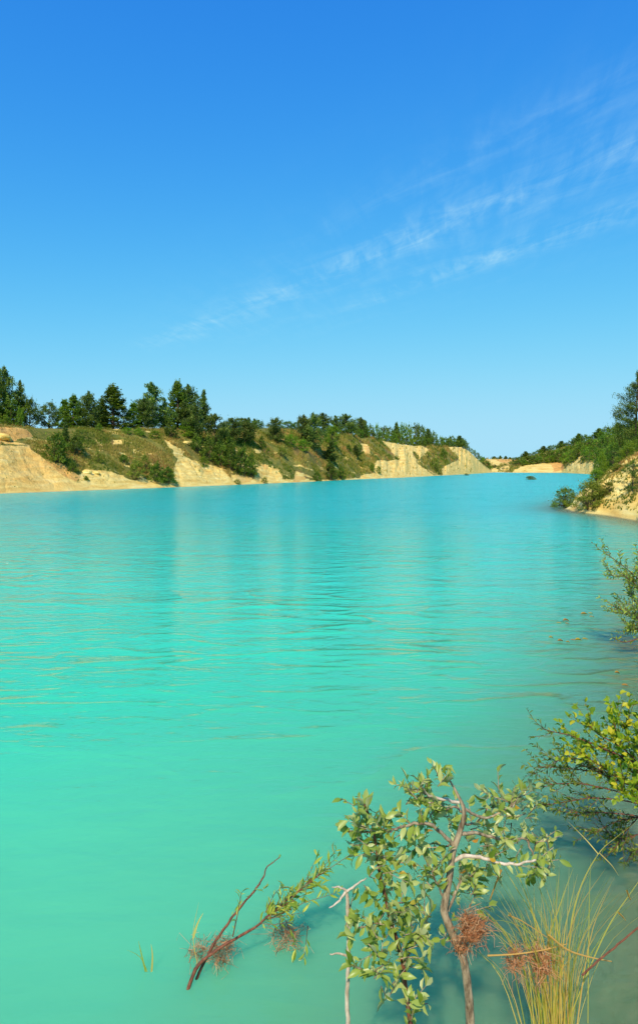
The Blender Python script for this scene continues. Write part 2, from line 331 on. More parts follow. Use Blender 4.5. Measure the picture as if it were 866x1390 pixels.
# ------------------------------------------------------------------ water
def water():
    us = np.concatenate([np.linspace(-3500, -100, 30), np.linspace(-80, 1000, 190), np.linspace(1040, 3500, 24)])
    a = np.arctan((us-U0)/F); a = np.concatenate([np.linspace(-math.pi, a[0], 16, endpoint=False), a, np.linspace(a[-1], math.pi, 16)[1:]])[:, None]
    r = np.concatenate([[.3], np.geomspace(.8, 60, 220), np.geomspace(63, 6000, 60)])[None, :]/np.maximum(np.cos(a), .5)
    X = r*np.sin(a); Y = r*np.cos(a); n, m = X.shape
    d = shore_sd(X, Y); dep = np.clip(-d*.42, 0, 3); dep = np.where(Y > 140, 3, dep)
    V = np.stack([X, Y, 0*X], -1).reshape(-1, 3)
    i, j = np.meshgrid(np.arange(n-1), np.arange(m-1), indexing='ij'); i = i.ravel(); j = j.ravel()
    Fc = np.stack([i*m+j, (i+1)*m+j, (i+1)*m+j+1, i*m+j+1], 1)
    me = mesh_np('water', V, Fc, dict(depth=dep.ravel()), smooth=True)
    mt, nt, b = newmat('milky_turquoise_water'); p = geo_pos(nt)
    dp = attr(nt, 'depth'); dn = mth(nt, 'ADD', dp, mth(nt, 'MULTIPLY', mth(nt, 'SUBTRACT', noise(nt, p, .8, 3), .5), .25))
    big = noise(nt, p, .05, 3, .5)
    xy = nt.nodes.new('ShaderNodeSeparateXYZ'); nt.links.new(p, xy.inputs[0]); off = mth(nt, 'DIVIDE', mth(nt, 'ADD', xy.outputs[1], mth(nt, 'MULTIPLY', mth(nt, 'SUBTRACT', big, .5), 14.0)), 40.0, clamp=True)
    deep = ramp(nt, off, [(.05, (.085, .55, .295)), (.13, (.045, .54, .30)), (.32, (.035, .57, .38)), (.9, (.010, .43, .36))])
    nt.links.new(mth(nt, 'MULTIPLY_ADD', off, .20, .035), b.inputs['Roughness'])
    c = mixc(nt, ramp(nt, mth(nt, 'MULTIPLY', dn, .333), [(0, (1, 1, 1)), (.16, (.7, .7, .7)), (.36, (.2, .2, .2)), (.75, (0, 0, 0))]), deep, (.15, .215, .095))
    nt.links.new(c, b.inputs['Base Color'])
    al = mth(nt, 'SUBTRACT', 1.0, mth(nt, 'EXPONENT', mth(nt, 'MULTIPLY', dp, -2.6)))
    nt.links.new(mth(nt, 'MAXIMUM', al, .12), b.inputs['Alpha'])
    b.inputs['IOR'].default_value = 1.33; b.inputs['Specular IOR Level'].default_value = .42
    b.subsurface_method = 'BURLEY'; b.inputs['Subsurface Weight'].default_value = 1.0; b.inputs['Subsurface Radius'].default_value = (.35, .7, .7); b.inputs['Subsurface Scale'].default_value = .5
    # wind ripples, stronger further out, in patches
    mp = nd(nt, 'ShaderNodeMapping'); mp.inputs['Scale'].default_value = (.42, 1.35, 1); mp.inputs['Rotation'].default_value = (0, 0, R(-6)); nt.links.new(p, mp.inputs[0])
    w1 = noise(nt, mp.outputs[0], 2.1, 3, .5, .4); w2 = noise(nt, mp.outputs[0], 6.5, 3, .55, .3); w3 = noise(nt, mp.outputs[0], .5, 2, .5)
    mp2 = nd(nt, 'ShaderNodeMapping'); mp2.inputs['Scale'].default_value = (.55, 1.5, 1); mp2.inputs['Rotation'].default_value = (0, 0, R(9)); nt.links.new(p, mp2.inputs[0])
    rid = mth(nt, 'ABSOLUTE', mth(nt, 'SUBTRACT', noise(nt, mp2.outputs[0], .9, 2, .45, .3), .5))
    rid = mth(nt, 'POWER', mth(nt, 'SUBTRACT', 1.0, mth(nt, 'MULTIPLY', rid, 9.0), clamp=True), 3.0)
    pm = ramp(nt, noise(nt, p, .16, 3, .6), [(.45, (0, 0, 0)), (.62, (1, 1, 1))])
    xyz = nt.nodes.new('ShaderNodeSeparateXYZ'); nt.links.new(p, xyz.inputs[0])
    away = mth(nt, 'DIVIDE', mth(nt, 'SUBTRACT', xyz.outputs[1], 2.5), 9.0, clamp=True)
    rid = mth(nt, 'MULTIPLY', rid, mth(nt, 'MULTIPLY', mth(nt, 'MULTIPLY_ADD', pm, .8, .2), away))
    h = mth(nt, 'ADD', mth(nt, 'MULTIPLY', w1, .55), mth(nt, 'MULTIPLY', w2, .30)); h = mth(nt, 'ADD', h, w3)
    h = mth(nt, 'MULTIPLY', h, mth(nt, 'MULTIPLY_ADD', away, .85, .15))
    h = mth(nt, 'ADD', h, mth(nt, 'MULTIPLY', rid, .55))
    bp = nd(nt, 'ShaderNodeBump', Strength=1.0, Distance=.13); nt.links.new(h, bp.inputs['Height']); nt.links.new(bp.outputs[0], b.inputs['Normal'])
    return tag(link('water', me, mt), kind='structure')
water()

# ------------------------------------------------------------------ leaves, trees
def quads(C, size, asp=.5, up=0.3, rnd=None, dirs=None):
    n = len(C); s = size*rng.uniform(.6, 1.3, n)[:, None]
    a = unit(rand_dirs(n)+(0 if dirs is None else dirs)); nrm = unit(rand_dirs(n)+np.array([0, 0, up])); b = unit(np.cross(nrm, a))
    V = np.stack([C-a*s*.5, C+b*s*asp*.5, C+a*s*.5, C-b*s*asp*.5], 1).reshape(-1, 3)
    Fc = np.arange(4*n).reshape(-1, 4)
    r = np.repeat(rng.uniform(0, 1, n) if rnd is None else np.clip(rnd, 0, 1), 4)
    return V, Fc, r
def pine_proto(h, w, leaf, n_sh, seed, ragged=.3, kind='pine', top=.75, spr=1.0, asp=.38):
    """whorls of upswept boughs carrying needle shoots"""
    global rng
    rng = np.random.default_rng(seed); C = []; Rn = []; D = []; limbs = []
    nw = int(h/.42); zb = .10*h
    lean = rng.uniform(-.04, .04, 2)*h
    for i in range(nw):
        f = i/(nw-1); z = zb+(h*.96-zb)*f
        rad = w*.5*(min(1, (1-f)/top)**.75)*(.82+.18*min(1, f*6))*rng.uniform(1-ragged, 1+ragged*.6)+.05*h*(1-f)*.3
        nb = rng.integers(5, 8)
        for k in range(nb):
            th = rng.uniform(0, 2*math.pi); rr = rad*rng.uniform(.65, 1.15); rise = rng.uniform(.15, .55)*rr*(.6+f)
            p0 = np.array([lean[0]*f, lean[1]*f, z]); p1 = p0+np.array([math.cos(th)*rr, math.sin(th)*rr, rise])
            limbs.append((p0, p1))
            ns = max(3, int(n_sh*rr/(w*.5)))
            tt = rng.uniform(.08, 1, ns)**.65
            c = p0+(p1-p0)*tt[:, None]+rng.normal(size=(ns, 3))*np.array([.13, .13, .08])*rr*spr
            base = rng.uniform(.1, .7)
            for q in range(5):
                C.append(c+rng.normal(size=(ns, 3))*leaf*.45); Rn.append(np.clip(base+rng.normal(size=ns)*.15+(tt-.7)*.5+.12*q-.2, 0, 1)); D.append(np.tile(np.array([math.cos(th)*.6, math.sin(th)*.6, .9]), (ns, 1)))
    ns = 14; tt = np.linspace(0, 1, ns); c = np.array([lean[0], lean[1], h*.9])+np.outer(tt, [0, 0, h*.1])
    for q in range(4): C.append(c+rng.normal(size=(ns, 3))*leaf*.3); Rn.append(rng.uniform(.3, .9, ns)); D.append(np.tile([0, 0, 1.2], (ns, 1)))
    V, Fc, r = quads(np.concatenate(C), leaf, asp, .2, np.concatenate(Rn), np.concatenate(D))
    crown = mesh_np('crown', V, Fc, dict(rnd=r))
    tr = [tube([(0, 0, -.4), (lean[0]*.3, lean[1]*.3, h*.4), (lean[0], lean[1], h*.97)], .028*h*.6, .006*h, 7)]
    for p0, p1 in limbs[::2]: tr.append(tube([p0, (p0+p1)/2-[0, 0, .03], p1], .006*h*.7, .002*h, 3))
    V, Fc, _ = cat_np(tr); return mesh_np('trunk', V, Fc, smooth=True), crown
def broad_proto(h, w, leaf, nclump, per, seed, shape='round', z0=.15):
    global rng
    rng = np.random.default_rng(seed); C = []; Rn = []; cl = []
    for i in range(nclump):
        f = rng.uniform(0, 1); th = rng.uniform(0, 2*math.pi)
        if shape == 'spire': prof = (1-f)**.62*(.7+.3*min(1, f*5)); zz = z0+(1-z0)*f
        elif shape == 'bush': prof = math.sqrt(max(0, 1-f**2))*.95; zz = .02+.9*f
        else: prof = math.sin(math.pi*min(1, .12+f*.85))**.6; zz = z0+(1-z0)*f*.95
        rr = w*.5*prof*math.sqrt(rng.uniform(.15, 1.0))*rng.uniform(.8, 1.12)
        c = np.array([math.cos(th)*rr, math.sin(th)*rr, h*zz*rng.uniform(.93, 1.03)]); cl.append(c)
        s = w*rng.uniform(.06, .14)*(1.0 if shape != 'spire' else .9)
        n = int(per*rng.uniform(.5, 1.4))
        d = rand_dirs(n)*rng.uniform(.2, 1, n)[:, None]**.5
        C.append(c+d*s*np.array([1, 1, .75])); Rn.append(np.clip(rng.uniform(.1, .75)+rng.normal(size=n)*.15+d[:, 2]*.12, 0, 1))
    # loose leaves on outer shoots
    for i in range(nclump//2):
        c = cl[rng.integers(len(cl))]; d = unit(c-np.array([0, 0, h*.35])+np.array([0, 0, h*.15])); n = 9; t = np.linspace(0, w*.16, n)
        C.append(c+np.outer(t, d)*1.3+rng.normal(size=(n, 3))*leaf*.3); Rn.append(rng.uniform(.3, 1, n))
    V, Fc, r = quads(np.concatenate(C), leaf, .62, .5, np.concatenate(Rn))
    crown = mesh_np('crown', V, Fc, dict(rnd=r))
    tr = []
    if shape == 'bush':
        for c in cl[::4]: tr.append(tube([(c[0]*.1, c[1]*.1, -.2), (c[0]*.6, c[1]*.6, c[2]*.6), c], .012*h, .004*h, 4))
    else:
        tr.append(tube([(0, 0, -.5), (.01*h, 0, h*.35), (0, .01*h, h*.75), (0, 0, h*.92)], .022*h, .004*h, 7))
        for c in cl[::3]:
            z = max(.08*h, c[2]-np.hypot(c[0], c[1])*.8); tr.append(tube([(0, 0, z), (c[0]*.5, c[1]*.5, (z+c[2])*.5+.01*h), c], .007*h, .002*h, 4))
    V, Fc, _ = cat_np(tr); return mesh_np('trunk', V, Fc, smooth=True), crown
# kind -> (list of (trunk, crown), height, width, material, name)
P = {}
P['pine'] = ([pine_proto(6, 3.9, .30, 24, 11+i, .42, top=.75 if i%2 else .5) for i in range(5)], 6, 3.6, 'pine', 'pine_tree')
P['pineround'] = ([pine_proto(5, 3.9, .29, 27, 31+i, .25, top=.45) for i in range(3)], 5, 4.0, 'pine', 'pine_tree')
P['spire'] = ([broad_proto(6.5, 3.6, .20, 190, 48, 41+i, 'spire', .03) for i in range(3)], 6.6, 3.0, 'leaf', 'young_tree')
P['spruce'] = ([pine_proto(6, 2.6, .28, 24, 141+i, .2, top=.85) for i in range(2)], 6, 2.6, 'pinefar', 'spruce_tree')
P['broad'] = ([broad_proto(5, 4.4, .19, 130, 44, 51+i, 'round', .1) for i in range(3)], 5.1, 4.7, 'leaf', 'broadleaf_tree')
P['brightt'] = ([broad_proto(5, 4.2, .19, 110, 44, 61+i, 'round', .08) for i in range(2)], 5.1, 4.5, 'bright', 'broadleaf_tree')
P['bush'] = ([broad_proto(2, 2.6, .13, 90, 38, 71+i, 'bush') for i in range(3)], 2.0, 2.8, 'leaf', 'shrub')
P['bushb'] = ([broad_proto(2, 2.8, .13, 80, 34, 81+i, 'bush') for i in range(2)], 2.0, 3.0, 'bright', 'shrub')
P['busho'] = ([broad_proto(2, 2.8, .13, 70, 30, 91+i, 'bush') for i in range(2)], 2.0, 3.0, 'olive', 'shrub')
P['ffir'] = ([pine_proto(8, 4.6, .75, 8, 101+i, .25, top=.7) for i in range(2)], 8, 4.2, 'pinefar', 'conifer_tree')
P['fbroad'] = ([broad_proto(8, 7.2, .48, 70, 26, 111+i, 'round', .03) for i in range(3)], 8.2, 7.6, 'leaf', 'broadleaf_tree')
P['fbright'] = ([broad_proto(8, 7.0, .48, 60, 24, 121+i, 'round', .03) for i in range(2)], 8.2, 7.4, 'bright', 'broadleaf_tree')
rng = np.random.default_rng(99)
CATS = {'pine_tree': 'pine tree', 'young_tree': 'tree', 'spruce_tree': 'spruce', 'broadleaf_tree': 'tree', 'shrub': 'shrub', 'conifer_tree': 'conifer'}
cnt = {}
def put(kind, loc, h, w, label, group, rz=None, parts=None):
    protos, ph, pw, mat, nm = P[kind]; cnt[kind] = cnt.get(kind, -1)+1
    tr, cr = protos[cnt[kind] % len(protos)]
    e = empty(nm, loc, label, CATS[nm], group)
    e.rotation_euler = (0, 0, rng.uniform(0, 6.28) if rz is None else rz)
    e.scale = (w/pw, w/pw, h/ph)
    link('stem' if nm == 'shrub' else 'trunk', tr, M['barkdark'], e)
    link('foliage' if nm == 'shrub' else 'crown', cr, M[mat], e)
    return e
def place(hill, kind, u, vb, vt, wpx, label, group, off=0):
    yc = float(np.interp(u, hill.yc[:, 0], hill.yc[:, 1]))
    if off == 0 and vb > yc-1: Y, z = hill.find(u, vb)
    else:
        Y = float(hill.D0(u)+hill.Wd(u)*1.0)+off; z = float(hill.z(np.array([float(u)]), np.array([Y]))[0])
    top = CAMH+(HY-vt)/F*Y; h = max(top-z, .3); w = wpx/F*Y
    return put(kind, ((u-U0)/F*Y, Y, z-.05), h, w, label, group)
gT = 'trees along the top of the left bank'; gS = 'shrubs on the slope of the left bank'
LT = [  # kind,u,vb,vt,w,off,label
 ('pine', 4, 0, 497, 34, 5, 'tallest dark pine at the left edge of the photo on the bank top'),
 ('spire', -14, 0, 505, 34, 3, 'dark tree cut by the left edge of the photo on the bank top'),
 ('pine', 27, 0, 517, 26, 4, 'ragged dark pine second from the left edge of the photo'),
 ('broad', 40, 0, 540, 30, 3, 'low dark round tree at the right foot of the leftmost tall pines'),
 ('broad', 15, 0, 540, 34, 2, 'dark broad tree below the tall pines at the left edge'),
 ('broad', 67, 0, 545, 34, 3, 'rounded green tree standing alone right of the tall left pines'),
 ('spire', 88, 0, 541, 24, 6, 'narrow dark tree just right of the rounded tree on the left bank'),
 ('spire', 100, 0, 537, 30, 3, 'pointed green tree right of a narrow dark one near the left of the crest row'),
 ('pine', 122, 0, 531, 26, 4, 'slim pointed pine left of the broadest green tree on the crest'),
 ('broad', 112, 0, 552, 26, 2, 'low dark tree filling the gap under two pointed trees'),
 ('spire', 153, 0, 524, 48, 3, 'broad pointed green tree, widest of the left crest row'),
 ('pine', 137, 0, 540, 26, 5, 'dark pine hidden behind the left side of the widest crest tree'),
 ('spire', 181, 0, 546, 24, 3, 'low green tree in the dip left of a tall leaning pine'),
 ('pine', 207, 0, 519, 34, 4, 'tall pine with a thin pointed leader in the left crest row'),
 ('pine', 196, 0, 540, 26, 2, 'dark pine at the left foot of the tall thin-topped pine'),
 ('pine', 224, 0, 540, 24, 3, 'dark pine between the thin-topped pine and the tall cluster'),
 ('spire', 241, 0, 518, 34, 4, 'tallest pointed green tree of the central cluster on the left bank'),
 ('pine', 257, 0, 522, 30, 3, 'tall pine right of the tallest tree of the central cluster on the left bank'),
 ('pine', 250, 0, 545, 34, 1, 'dark pine in front of the two tallest trees of the central cluster'),
 ('spruce', 276, 0, 529, 22, 4, 'thin spiky spruce at the right end of the tall central cluster'),
 ('pine', 266, 600, 548, 24, 0, 'dark pine on the bank edge left of the thin spiky spruce'),
 ('bush', 232, 594, 570, 24, 0, 'dark green shrub at the foot of the tall central cluster'),
 ('brightt', 256, 594, 567, 27, 0, 'bright green round tree in front of the dark central cluster'),
 ('pineround', 292, 606, 562, 32, 0, 'round-topped pine right of the spiky spruce, leading the slope'),
 ('pineround', 314, 603, 567, 28, 0, 'round-topped pine in the middle of the lower dark group'),
 ('pineround', 333, 602, 568, 30, 0, 'round-topped pine at the right end of the lower dark group'),
 ('broad', 326, 0, 566, 24, 5, 'green tree behind two round-topped pines'),
 ('spruce', 337, 0, 566, 14, 6, 'small pointed spruce top rising behind the rightmost round pine'),
 ('broad', 349, 0, 569, 22, 8, 'small pale tree on the skyline left of the grassy gap'),
 ('spruce', 346, 0, 568, 13, 14, 'tiny spruce on the skyline left of the grassy gap'),
 ('pineround', 374, 601, 567, 24, 0, 'stout bluish pine right of the grassy gap in the skyline'),
 ('broad', 390, 0, 571, 26, 3, 'low rounded green tree right of the stout bluish pine'),
 ('broad', 403, 0, 572, 22, 4, 'small rounded tree left of the big dark pine clump'),
 ('pineround', 413, 600, 563, 22, 0, 'dark pine at the left of the big central clump'),
 ('pineround', 425, 612, 561, 30, 0, 'largest dark pine of the clump in the centre of the bank'),
 ('pine', 438, 0, 560, 24, 4, 'dark pine behind the largest pine of the central clump'),
 ('brightt', 451, 606, 576, 26, 0, 'bright yellow-green tree at the foot of the central clump'),
 ('pine', 456, 0, 564, 22, 7, 'dark pine behind the bright yellow-green tree'),
 ('pineround', 470, 0, 562, 26, 5, 'dark rounded pine right of the central clump on the skyline'),
 ('pine', 489, 0, 566, 13, 8, 'small lone pine tip standing above the hedge of trees'),
 ('spruce', 448, 628, 599, 20, 0, 'dark spruce halfway down the slope below the bright tree'),
 ('spruce', 484, 621, 604, 14, 0, 'small dark spruce alone on the grassy slope'),
 ('bush', 473, 613, 603, 10, 0, 'tiny dark shrub left of the small lone spruce on the slope'),
]
for k, u, vb, vt, w, off, lab in LT: place(L, k, u, vb, vt, w, lab, gT if 'slope' not in lab else gS, off)
LS = [
 ('bush', 76, 626, 586, 40, 'largest dark shrub on the slope at the left of the photo'),
 ('bush', 103, 616, 590, 30, 'dark shrub touching the right of the largest one on the left slope'),
 ('spruce', 88, 604, 572, 14, 'small spruce rising between two dark shrubs on the left slope'),
 ('bush', 99, 640, 626, 15, 'small dark shrub on the chalk edge under the large left shrub'),
 ('bush', 117, 652, 645, 9, 'tiny round shrub on the bare chalk near the waterline at left'),
 ('busho', 133, 628, 612, 14, 'small olive shrub in the middle of the dry left slope'),
 ('bush', 168, 628, 616, 16, 'low dark shrub in the middle of the grassy left slope'),
 ('busho', 184, 650, 622, 30, 'wide olive shrub low on the slope left of the first chalk scar'),
 ('bush', 212, 654, 628, 30, 'dark green shrub low on the slope left of the first chalk scar'),
 ('bush', 228, 656, 632, 24, 'dark green shrub touching the left edge of the first chalk scar'),
 ('busho', 196, 640, 616, 22, 'olive shrub above the two dark ones beside the first chalk scar'),
 ('bushb', 27, 574, 551, 14, 'pale yellow-green sapling under the tall left pines'),
 ('bushb', 134, 586, 574, 13, 'small bright shrub under the slim pine on the left crest'),
 ('bushb', 172, 588, 579, 20, 'low bright shrub, leftmost of the bright strip on the crest'),
 ('bushb', 189, 591, 580, 22, 'low bright shrub in the middle of the bright strip on the crest'),
 ('bushb', 209, 595, 583, 22, 'low bright shrub, rightmost of the bright strip on the crest'),
 ('bushb', 7, 576, 562, 22, 'low green shrub at the left edge under the dark trees'),
 ('bush', 267, 614, 590, 24, 'leftmost dark shrub of the thicket in the middle of the slope'),
 ('bush', 284, 626, 592, 28, 'second shrub of the thicket in the middle of the slope'),
 ('bush', 298, 632, 598, 26, 'third shrub of the thicket, under the round-topped pines'),
 ('bush', 313, 638, 598, 26, 'tall dark shrub in the middle of the thicket on the slope'),
 ('bush', 328, 643, 606, 28, 'large dark shrub near the bottom of the thicket on the slope'),
 ('bush', 341, 645, 614, 20, 'rightmost dark shrub of the thicket, lowest on the slope'),
 ('bush', 305, 616, 590, 30, 'dark shrub at the top of the thicket below the pines'),
 ('bushb', 276, 634, 618, 16, 'green shrub on the chalk left of the thicket'),
 ('bush', 355, 606, 591, 12, 'small dark shrub on the grass below the gap in the skyline'),
 ('busho', 383, 620, 606, 18, 'olive shrub on the slope below the stout bluish pine'),
 ('bushb', 394, 606, 589, 26, 'bright green shrub right of the stout bluish pine'),
 ('bushb', 411, 612, 595, 22, 'bright green shrub left of the largest dark pine'),
 ('busho', 359, 656, 647, 12, 'small olive shrub at the waterline right of the thicket'),
 ('busho', 322, 657, 650, 13, 'low olive shrub at the waterline below the thicket'),
 ('bush', 448, 651, 626, 24, 'dark shrub at the waterline in the centre, left of the pair'),
 ('bush', 463, 651, 632, 18, 'dark shrub at the waterline in the centre, right of the pair'),
 ('bush', 430, 653, 640, 16, 'small dark shrub at the waterline left of the central pair'),
 ('bushb', 505, 640, 628, 11, 'small bright shrub low on the slope left of the white cliff'),
 ('bushb', 514, 643, 632, 10, 'tiny bright shrub at the foot of the white cliff'),
 ('bush', 602, 622, 609, 12, 'dark round shrub between the two white chalk faces'),
 ('busho', 591, 639, 620, 20, 'wide olive shrub low between the two white chalk faces'),
 ('busho', 580, 622, 612, 12, 'small olive shrub high between the two white chalk faces'),
 ('bushb', 645, 0, 610, 12, 'bright shrub on the descending tail of the left ridge'),
]
for k, u, vb, vt, w, lab in LS:
    if vb: place(L, k, u, vb, vt, w, lab, gS)
ORD = ['first', 'second', 'third', 'fourth', 'fifth', 'sixth', 'seventh', 'eighth', 'ninth', 'tenth', 'eleventh', 'twelfth', 'thirteenth', 'fourteenth', 'fifteenth', 'sixteenth', 'seventeenth', 'eighteenth', 'nineteenth', 'twentieth', 'twenty-first', 'twenty-second', 'twenty-third', 'twenty-fourth', 'twenty-fifth', 'twenty-sixth', 'twenty-seventh', 'twenty-eighth', 'twenty-ninth', 'thirtieth', 'thirty-first', 'thirty-second', 'thirty-third', 'thirty-fourth', 'thirty-fifth', 'thirty-sixth']
DESC = {'fbroad': 'rounded green tree', 'ffir': 'dark pointed conifer', 'fbright': 'light green tree', 'bush': 'dark shrub', 'pineround': 'round dark pine', 'spruce': 'slim spruce'}
def rowof(hill, us, kinds, vtop, vb, wpx, offs, where, group):
    for i, u in enumerate(us):
        k = kinds[i % len(kinds)]
        vt = float(np.interp(u, *zip(*vtop)))+rng.uniform(-2.0, 3.0); w = wpx*rng.uniform(.8, 1.25)*(.7 if k == 'ffir' else 1)
        lab = '%s, %s from left %s' % (DESC[k], ORD[i], where)
        b = 0 if vb is None else float(np.interp(u, *zip(*vb)))
        place(hill, k, u+rng.uniform(-1, 1), b, vt-(2.5 if k == 'ffir' else 0), w, lab, group, offs*rng.uniform(.7, 1.3) if vb is None else 0)
rowof(L, np.arange(478, 632, 8.5), ['fbroad', 'fbroad', 'ffir', 'fbroad', 'fbright'], [(478, 572), (500, 575), (530, 577), (545, 575), (565, 573), (578, 582), (596, 590), (632, 596)], None, 15, 20, 'in the skyline row above the white cliffs', 'trees in the skyline row above the white cliffs')
rowof(L, np.arange(474, 630, 7.6), ['fbroad', 'fbright', 'fbroad', 'bush', 'fbroad'], [(474, 581), (500, 583), (530, 588), (560, 590), (596, 596), (630, 600)], None, 13, 4, 'in the front row above the white cliffs', 'trees in the front row above the white cliffs')
rowof(L, np.arange(634, 668, 4.5), ['fbroad', 'fbright', 'fbroad'], [(632, 600), (642, 609), (654, 619), (668, 634)], None, 9, 6, 'on the left ridge tail', 'trees on the descending tail of the left ridge')
rowof(FAR, np.arange(668, 696, 3.6), ['fbroad', 'ffir'], [(660, 620.5), (700, 621)], None, 6, 10, 'on the skyline at the lake end', 'trees on the far skyline')
rowof(FAR, [664, 671, 676, 683, 688, 694], ['fbright', 'fbroad'], [(660, 628), (680, 633), (700, 632)], [(660, 633), (680, 637), (700, 637)], 6, 0, 'among the far chalk mounds', 'trees among the far chalk mounds')
gR = 'trees of the wood on the right far bank'
rowof(RT, np.arange(700, 880, 6.2), ['fbroad', 'fbroad', 'ffir', 'fbroad'], [(699, 620), (720, 613), (755, 603), (770, 600), (787, 592), (800, 589), (825, 579), (866, 570)], None, 15, 25, 'in the top row on the right far bank', gR)
rowof(RT, np.arange(699, 880, 6.6), ['fbroad', 'fbright', 'fbroad', 'fbroad'], [(699, 623), (720, 618), (755, 609), (787, 600), (825, 588), (866, 580)], [(699, 630), (720, 627), (755, 619), (787, 611), (825, 601), (866, 594)], 15, 0, 'in the second row on the right far bank', gR)
rowof(RT, np.arange(704, 880, 6.9), ['fbroad', 'fbright', 'fbright', 'fbroad'], [(699, 627), (720, 623), (755, 615), (787, 606), (825, 598), (866, 590)], [(699, 634), (720, 630), (755, 627), (770, 630), (787, 620), (825, 614), (866, 606)], 14, 0, 'in the third row on the right far bank', gR)
rowof(RT, [770, 778, 794, 801, 808, 815, 823, 831, 840, 849, 858, 867], ['fbroad', 'fbright', 'fbroad'], [(768, 619), (790, 612), (825, 604), (866, 600)], [(768, 630), (778, 628), (790, 625), (815, 626), (866, 622)], 13, 0, 'in the lowest row on the right far bank', gR)

# right near bank trees (SDF ground)
def put_near(kind, u, Y, vt, wpx, label, group, zoff=0):
    X = (u-U0)/F*Y; z = float(near_z(np.array([X]), np.array([Y]))[0]); h = CAMH+(HY-vt)/F*Y-z
    return put(kind, (X, Y, z-.05+zoff), max(h, .3), wpx/F*Y, label, group)
P['npine'] = ([pine_proto(6, 4.4, .20, 60, 201, .42, top=.8, spr=.45, asp=.16)], 6, 4.6, 'pine', 'pine_tree')
P['npine2'] = ([pine_proto(2.6, 2.8, .11, 60, 203, .35, top=.7, spr=.5, asp=.18)], 2.6, 2.9, 'pine', 'pine_tree')
P['nbush'] = ([broad_proto(2, 2.2, .075, 110, 55, 211+i, 'bush') for i in range(2)], 2.0, 2.3, 'olive', 'shrub')
P['nbushg'] = ([broad_proto(2, 2.2, .075, 110, 55, 215+i, 'bush') for i in range(2)], 2.0, 2.3, 'bright', 'shrub')
P['nbroad'] = ([broad_proto(5, 4.2, .13, 160, 60, 221+i, 'round', .03) for i in range(2)], 5.1, 4.5, 'leaf', 'broadleaf_tree')
rng = np.random.default_rng(5)
gN = 'trees and shrubs on the right near bank'
put_near('npine', 862, 52, 503, 84, 'tall pine with upswept boughs at the right edge above the near bank', gN)
put_near('npine2', 859, 33.6, 624, 62, 'low spreading young pine on the chalk of the right near bank', gN)
put_near('nbroad', 824, 70, 582, 40, 'dense green tree at the left end of the right near wood', gN)
put_near('nbroad', 842, 66, 576, 40, 'dense green tree below the tall right pine', gN)
put_near('nbroad', 832, 58, 598, 34, 'smaller green tree in front of the right near wood', gN)
put_near('nbroad', 872, 50, 584, 36, 'green tree cut by the right edge under the tall pine', gN)
put_near('nbushg', 858, 47, 596, 34, 'light green shrub on the crest of the right near bank', gN)
put_near('nbushg', 818, 52, 612, 22, 'light green shrub on the far shoulder of the right near bank', gN)
put_near('nbush', 846, 44, 606, 26, 'olive shrub on the shoulder of the right near bank', gN)
def put_w(kind, u, vb, vt, wpx, label, group):     # standing in the water's edge
    Y = CAMH*F/(vb-HY); return put(kind, ((u-U0)/F*Y, Y, -.05), CAMH+(HY-vt)/F*Y+.05, wpx/F*Y, label, group)
put_w('nbushg', 768, 687, 660, 38, 'bushy green shrub standing in the water left of the near point', gN)
put_near('nbush', 800, 36.1, 648, 52, 'big olive willow shrub at the tip of the right near bank', gN)
put_near('nbush', 826, 35.6, 652, 26, 'small olive shrub on the bank right of the big willow shrub', gN)
put_near('nbushg', 811, 40.5, 634, 26, 'light green shrub rising behind the big olive willow shrub', gN)
put_w('nbushg', 752, 688, 682, 11, 'tiny green sprig in the water at the far left of the near point', gN)
put_w('nbush', 720, 651, 645.5, 17, 'dark green clump standing alone in the middle of the lake', None)
put_w('nbush', 633, 645.2, 642.6, 9, 'tiny green clump in the water at the foot of the second chalk face', None)
put_near('nbush', 838, 38.5, 628, 24, 'olive shrub above the waterline left of the low young pine', gN)
put_near('nbushg', 853, 43, 602, 26, 'yellow-green shrub on the bank crest above the low young pine', gN)
put_near('nbush', 880, 30, 668, 30, 'olive shrub at the right edge low on the near bank', gN)

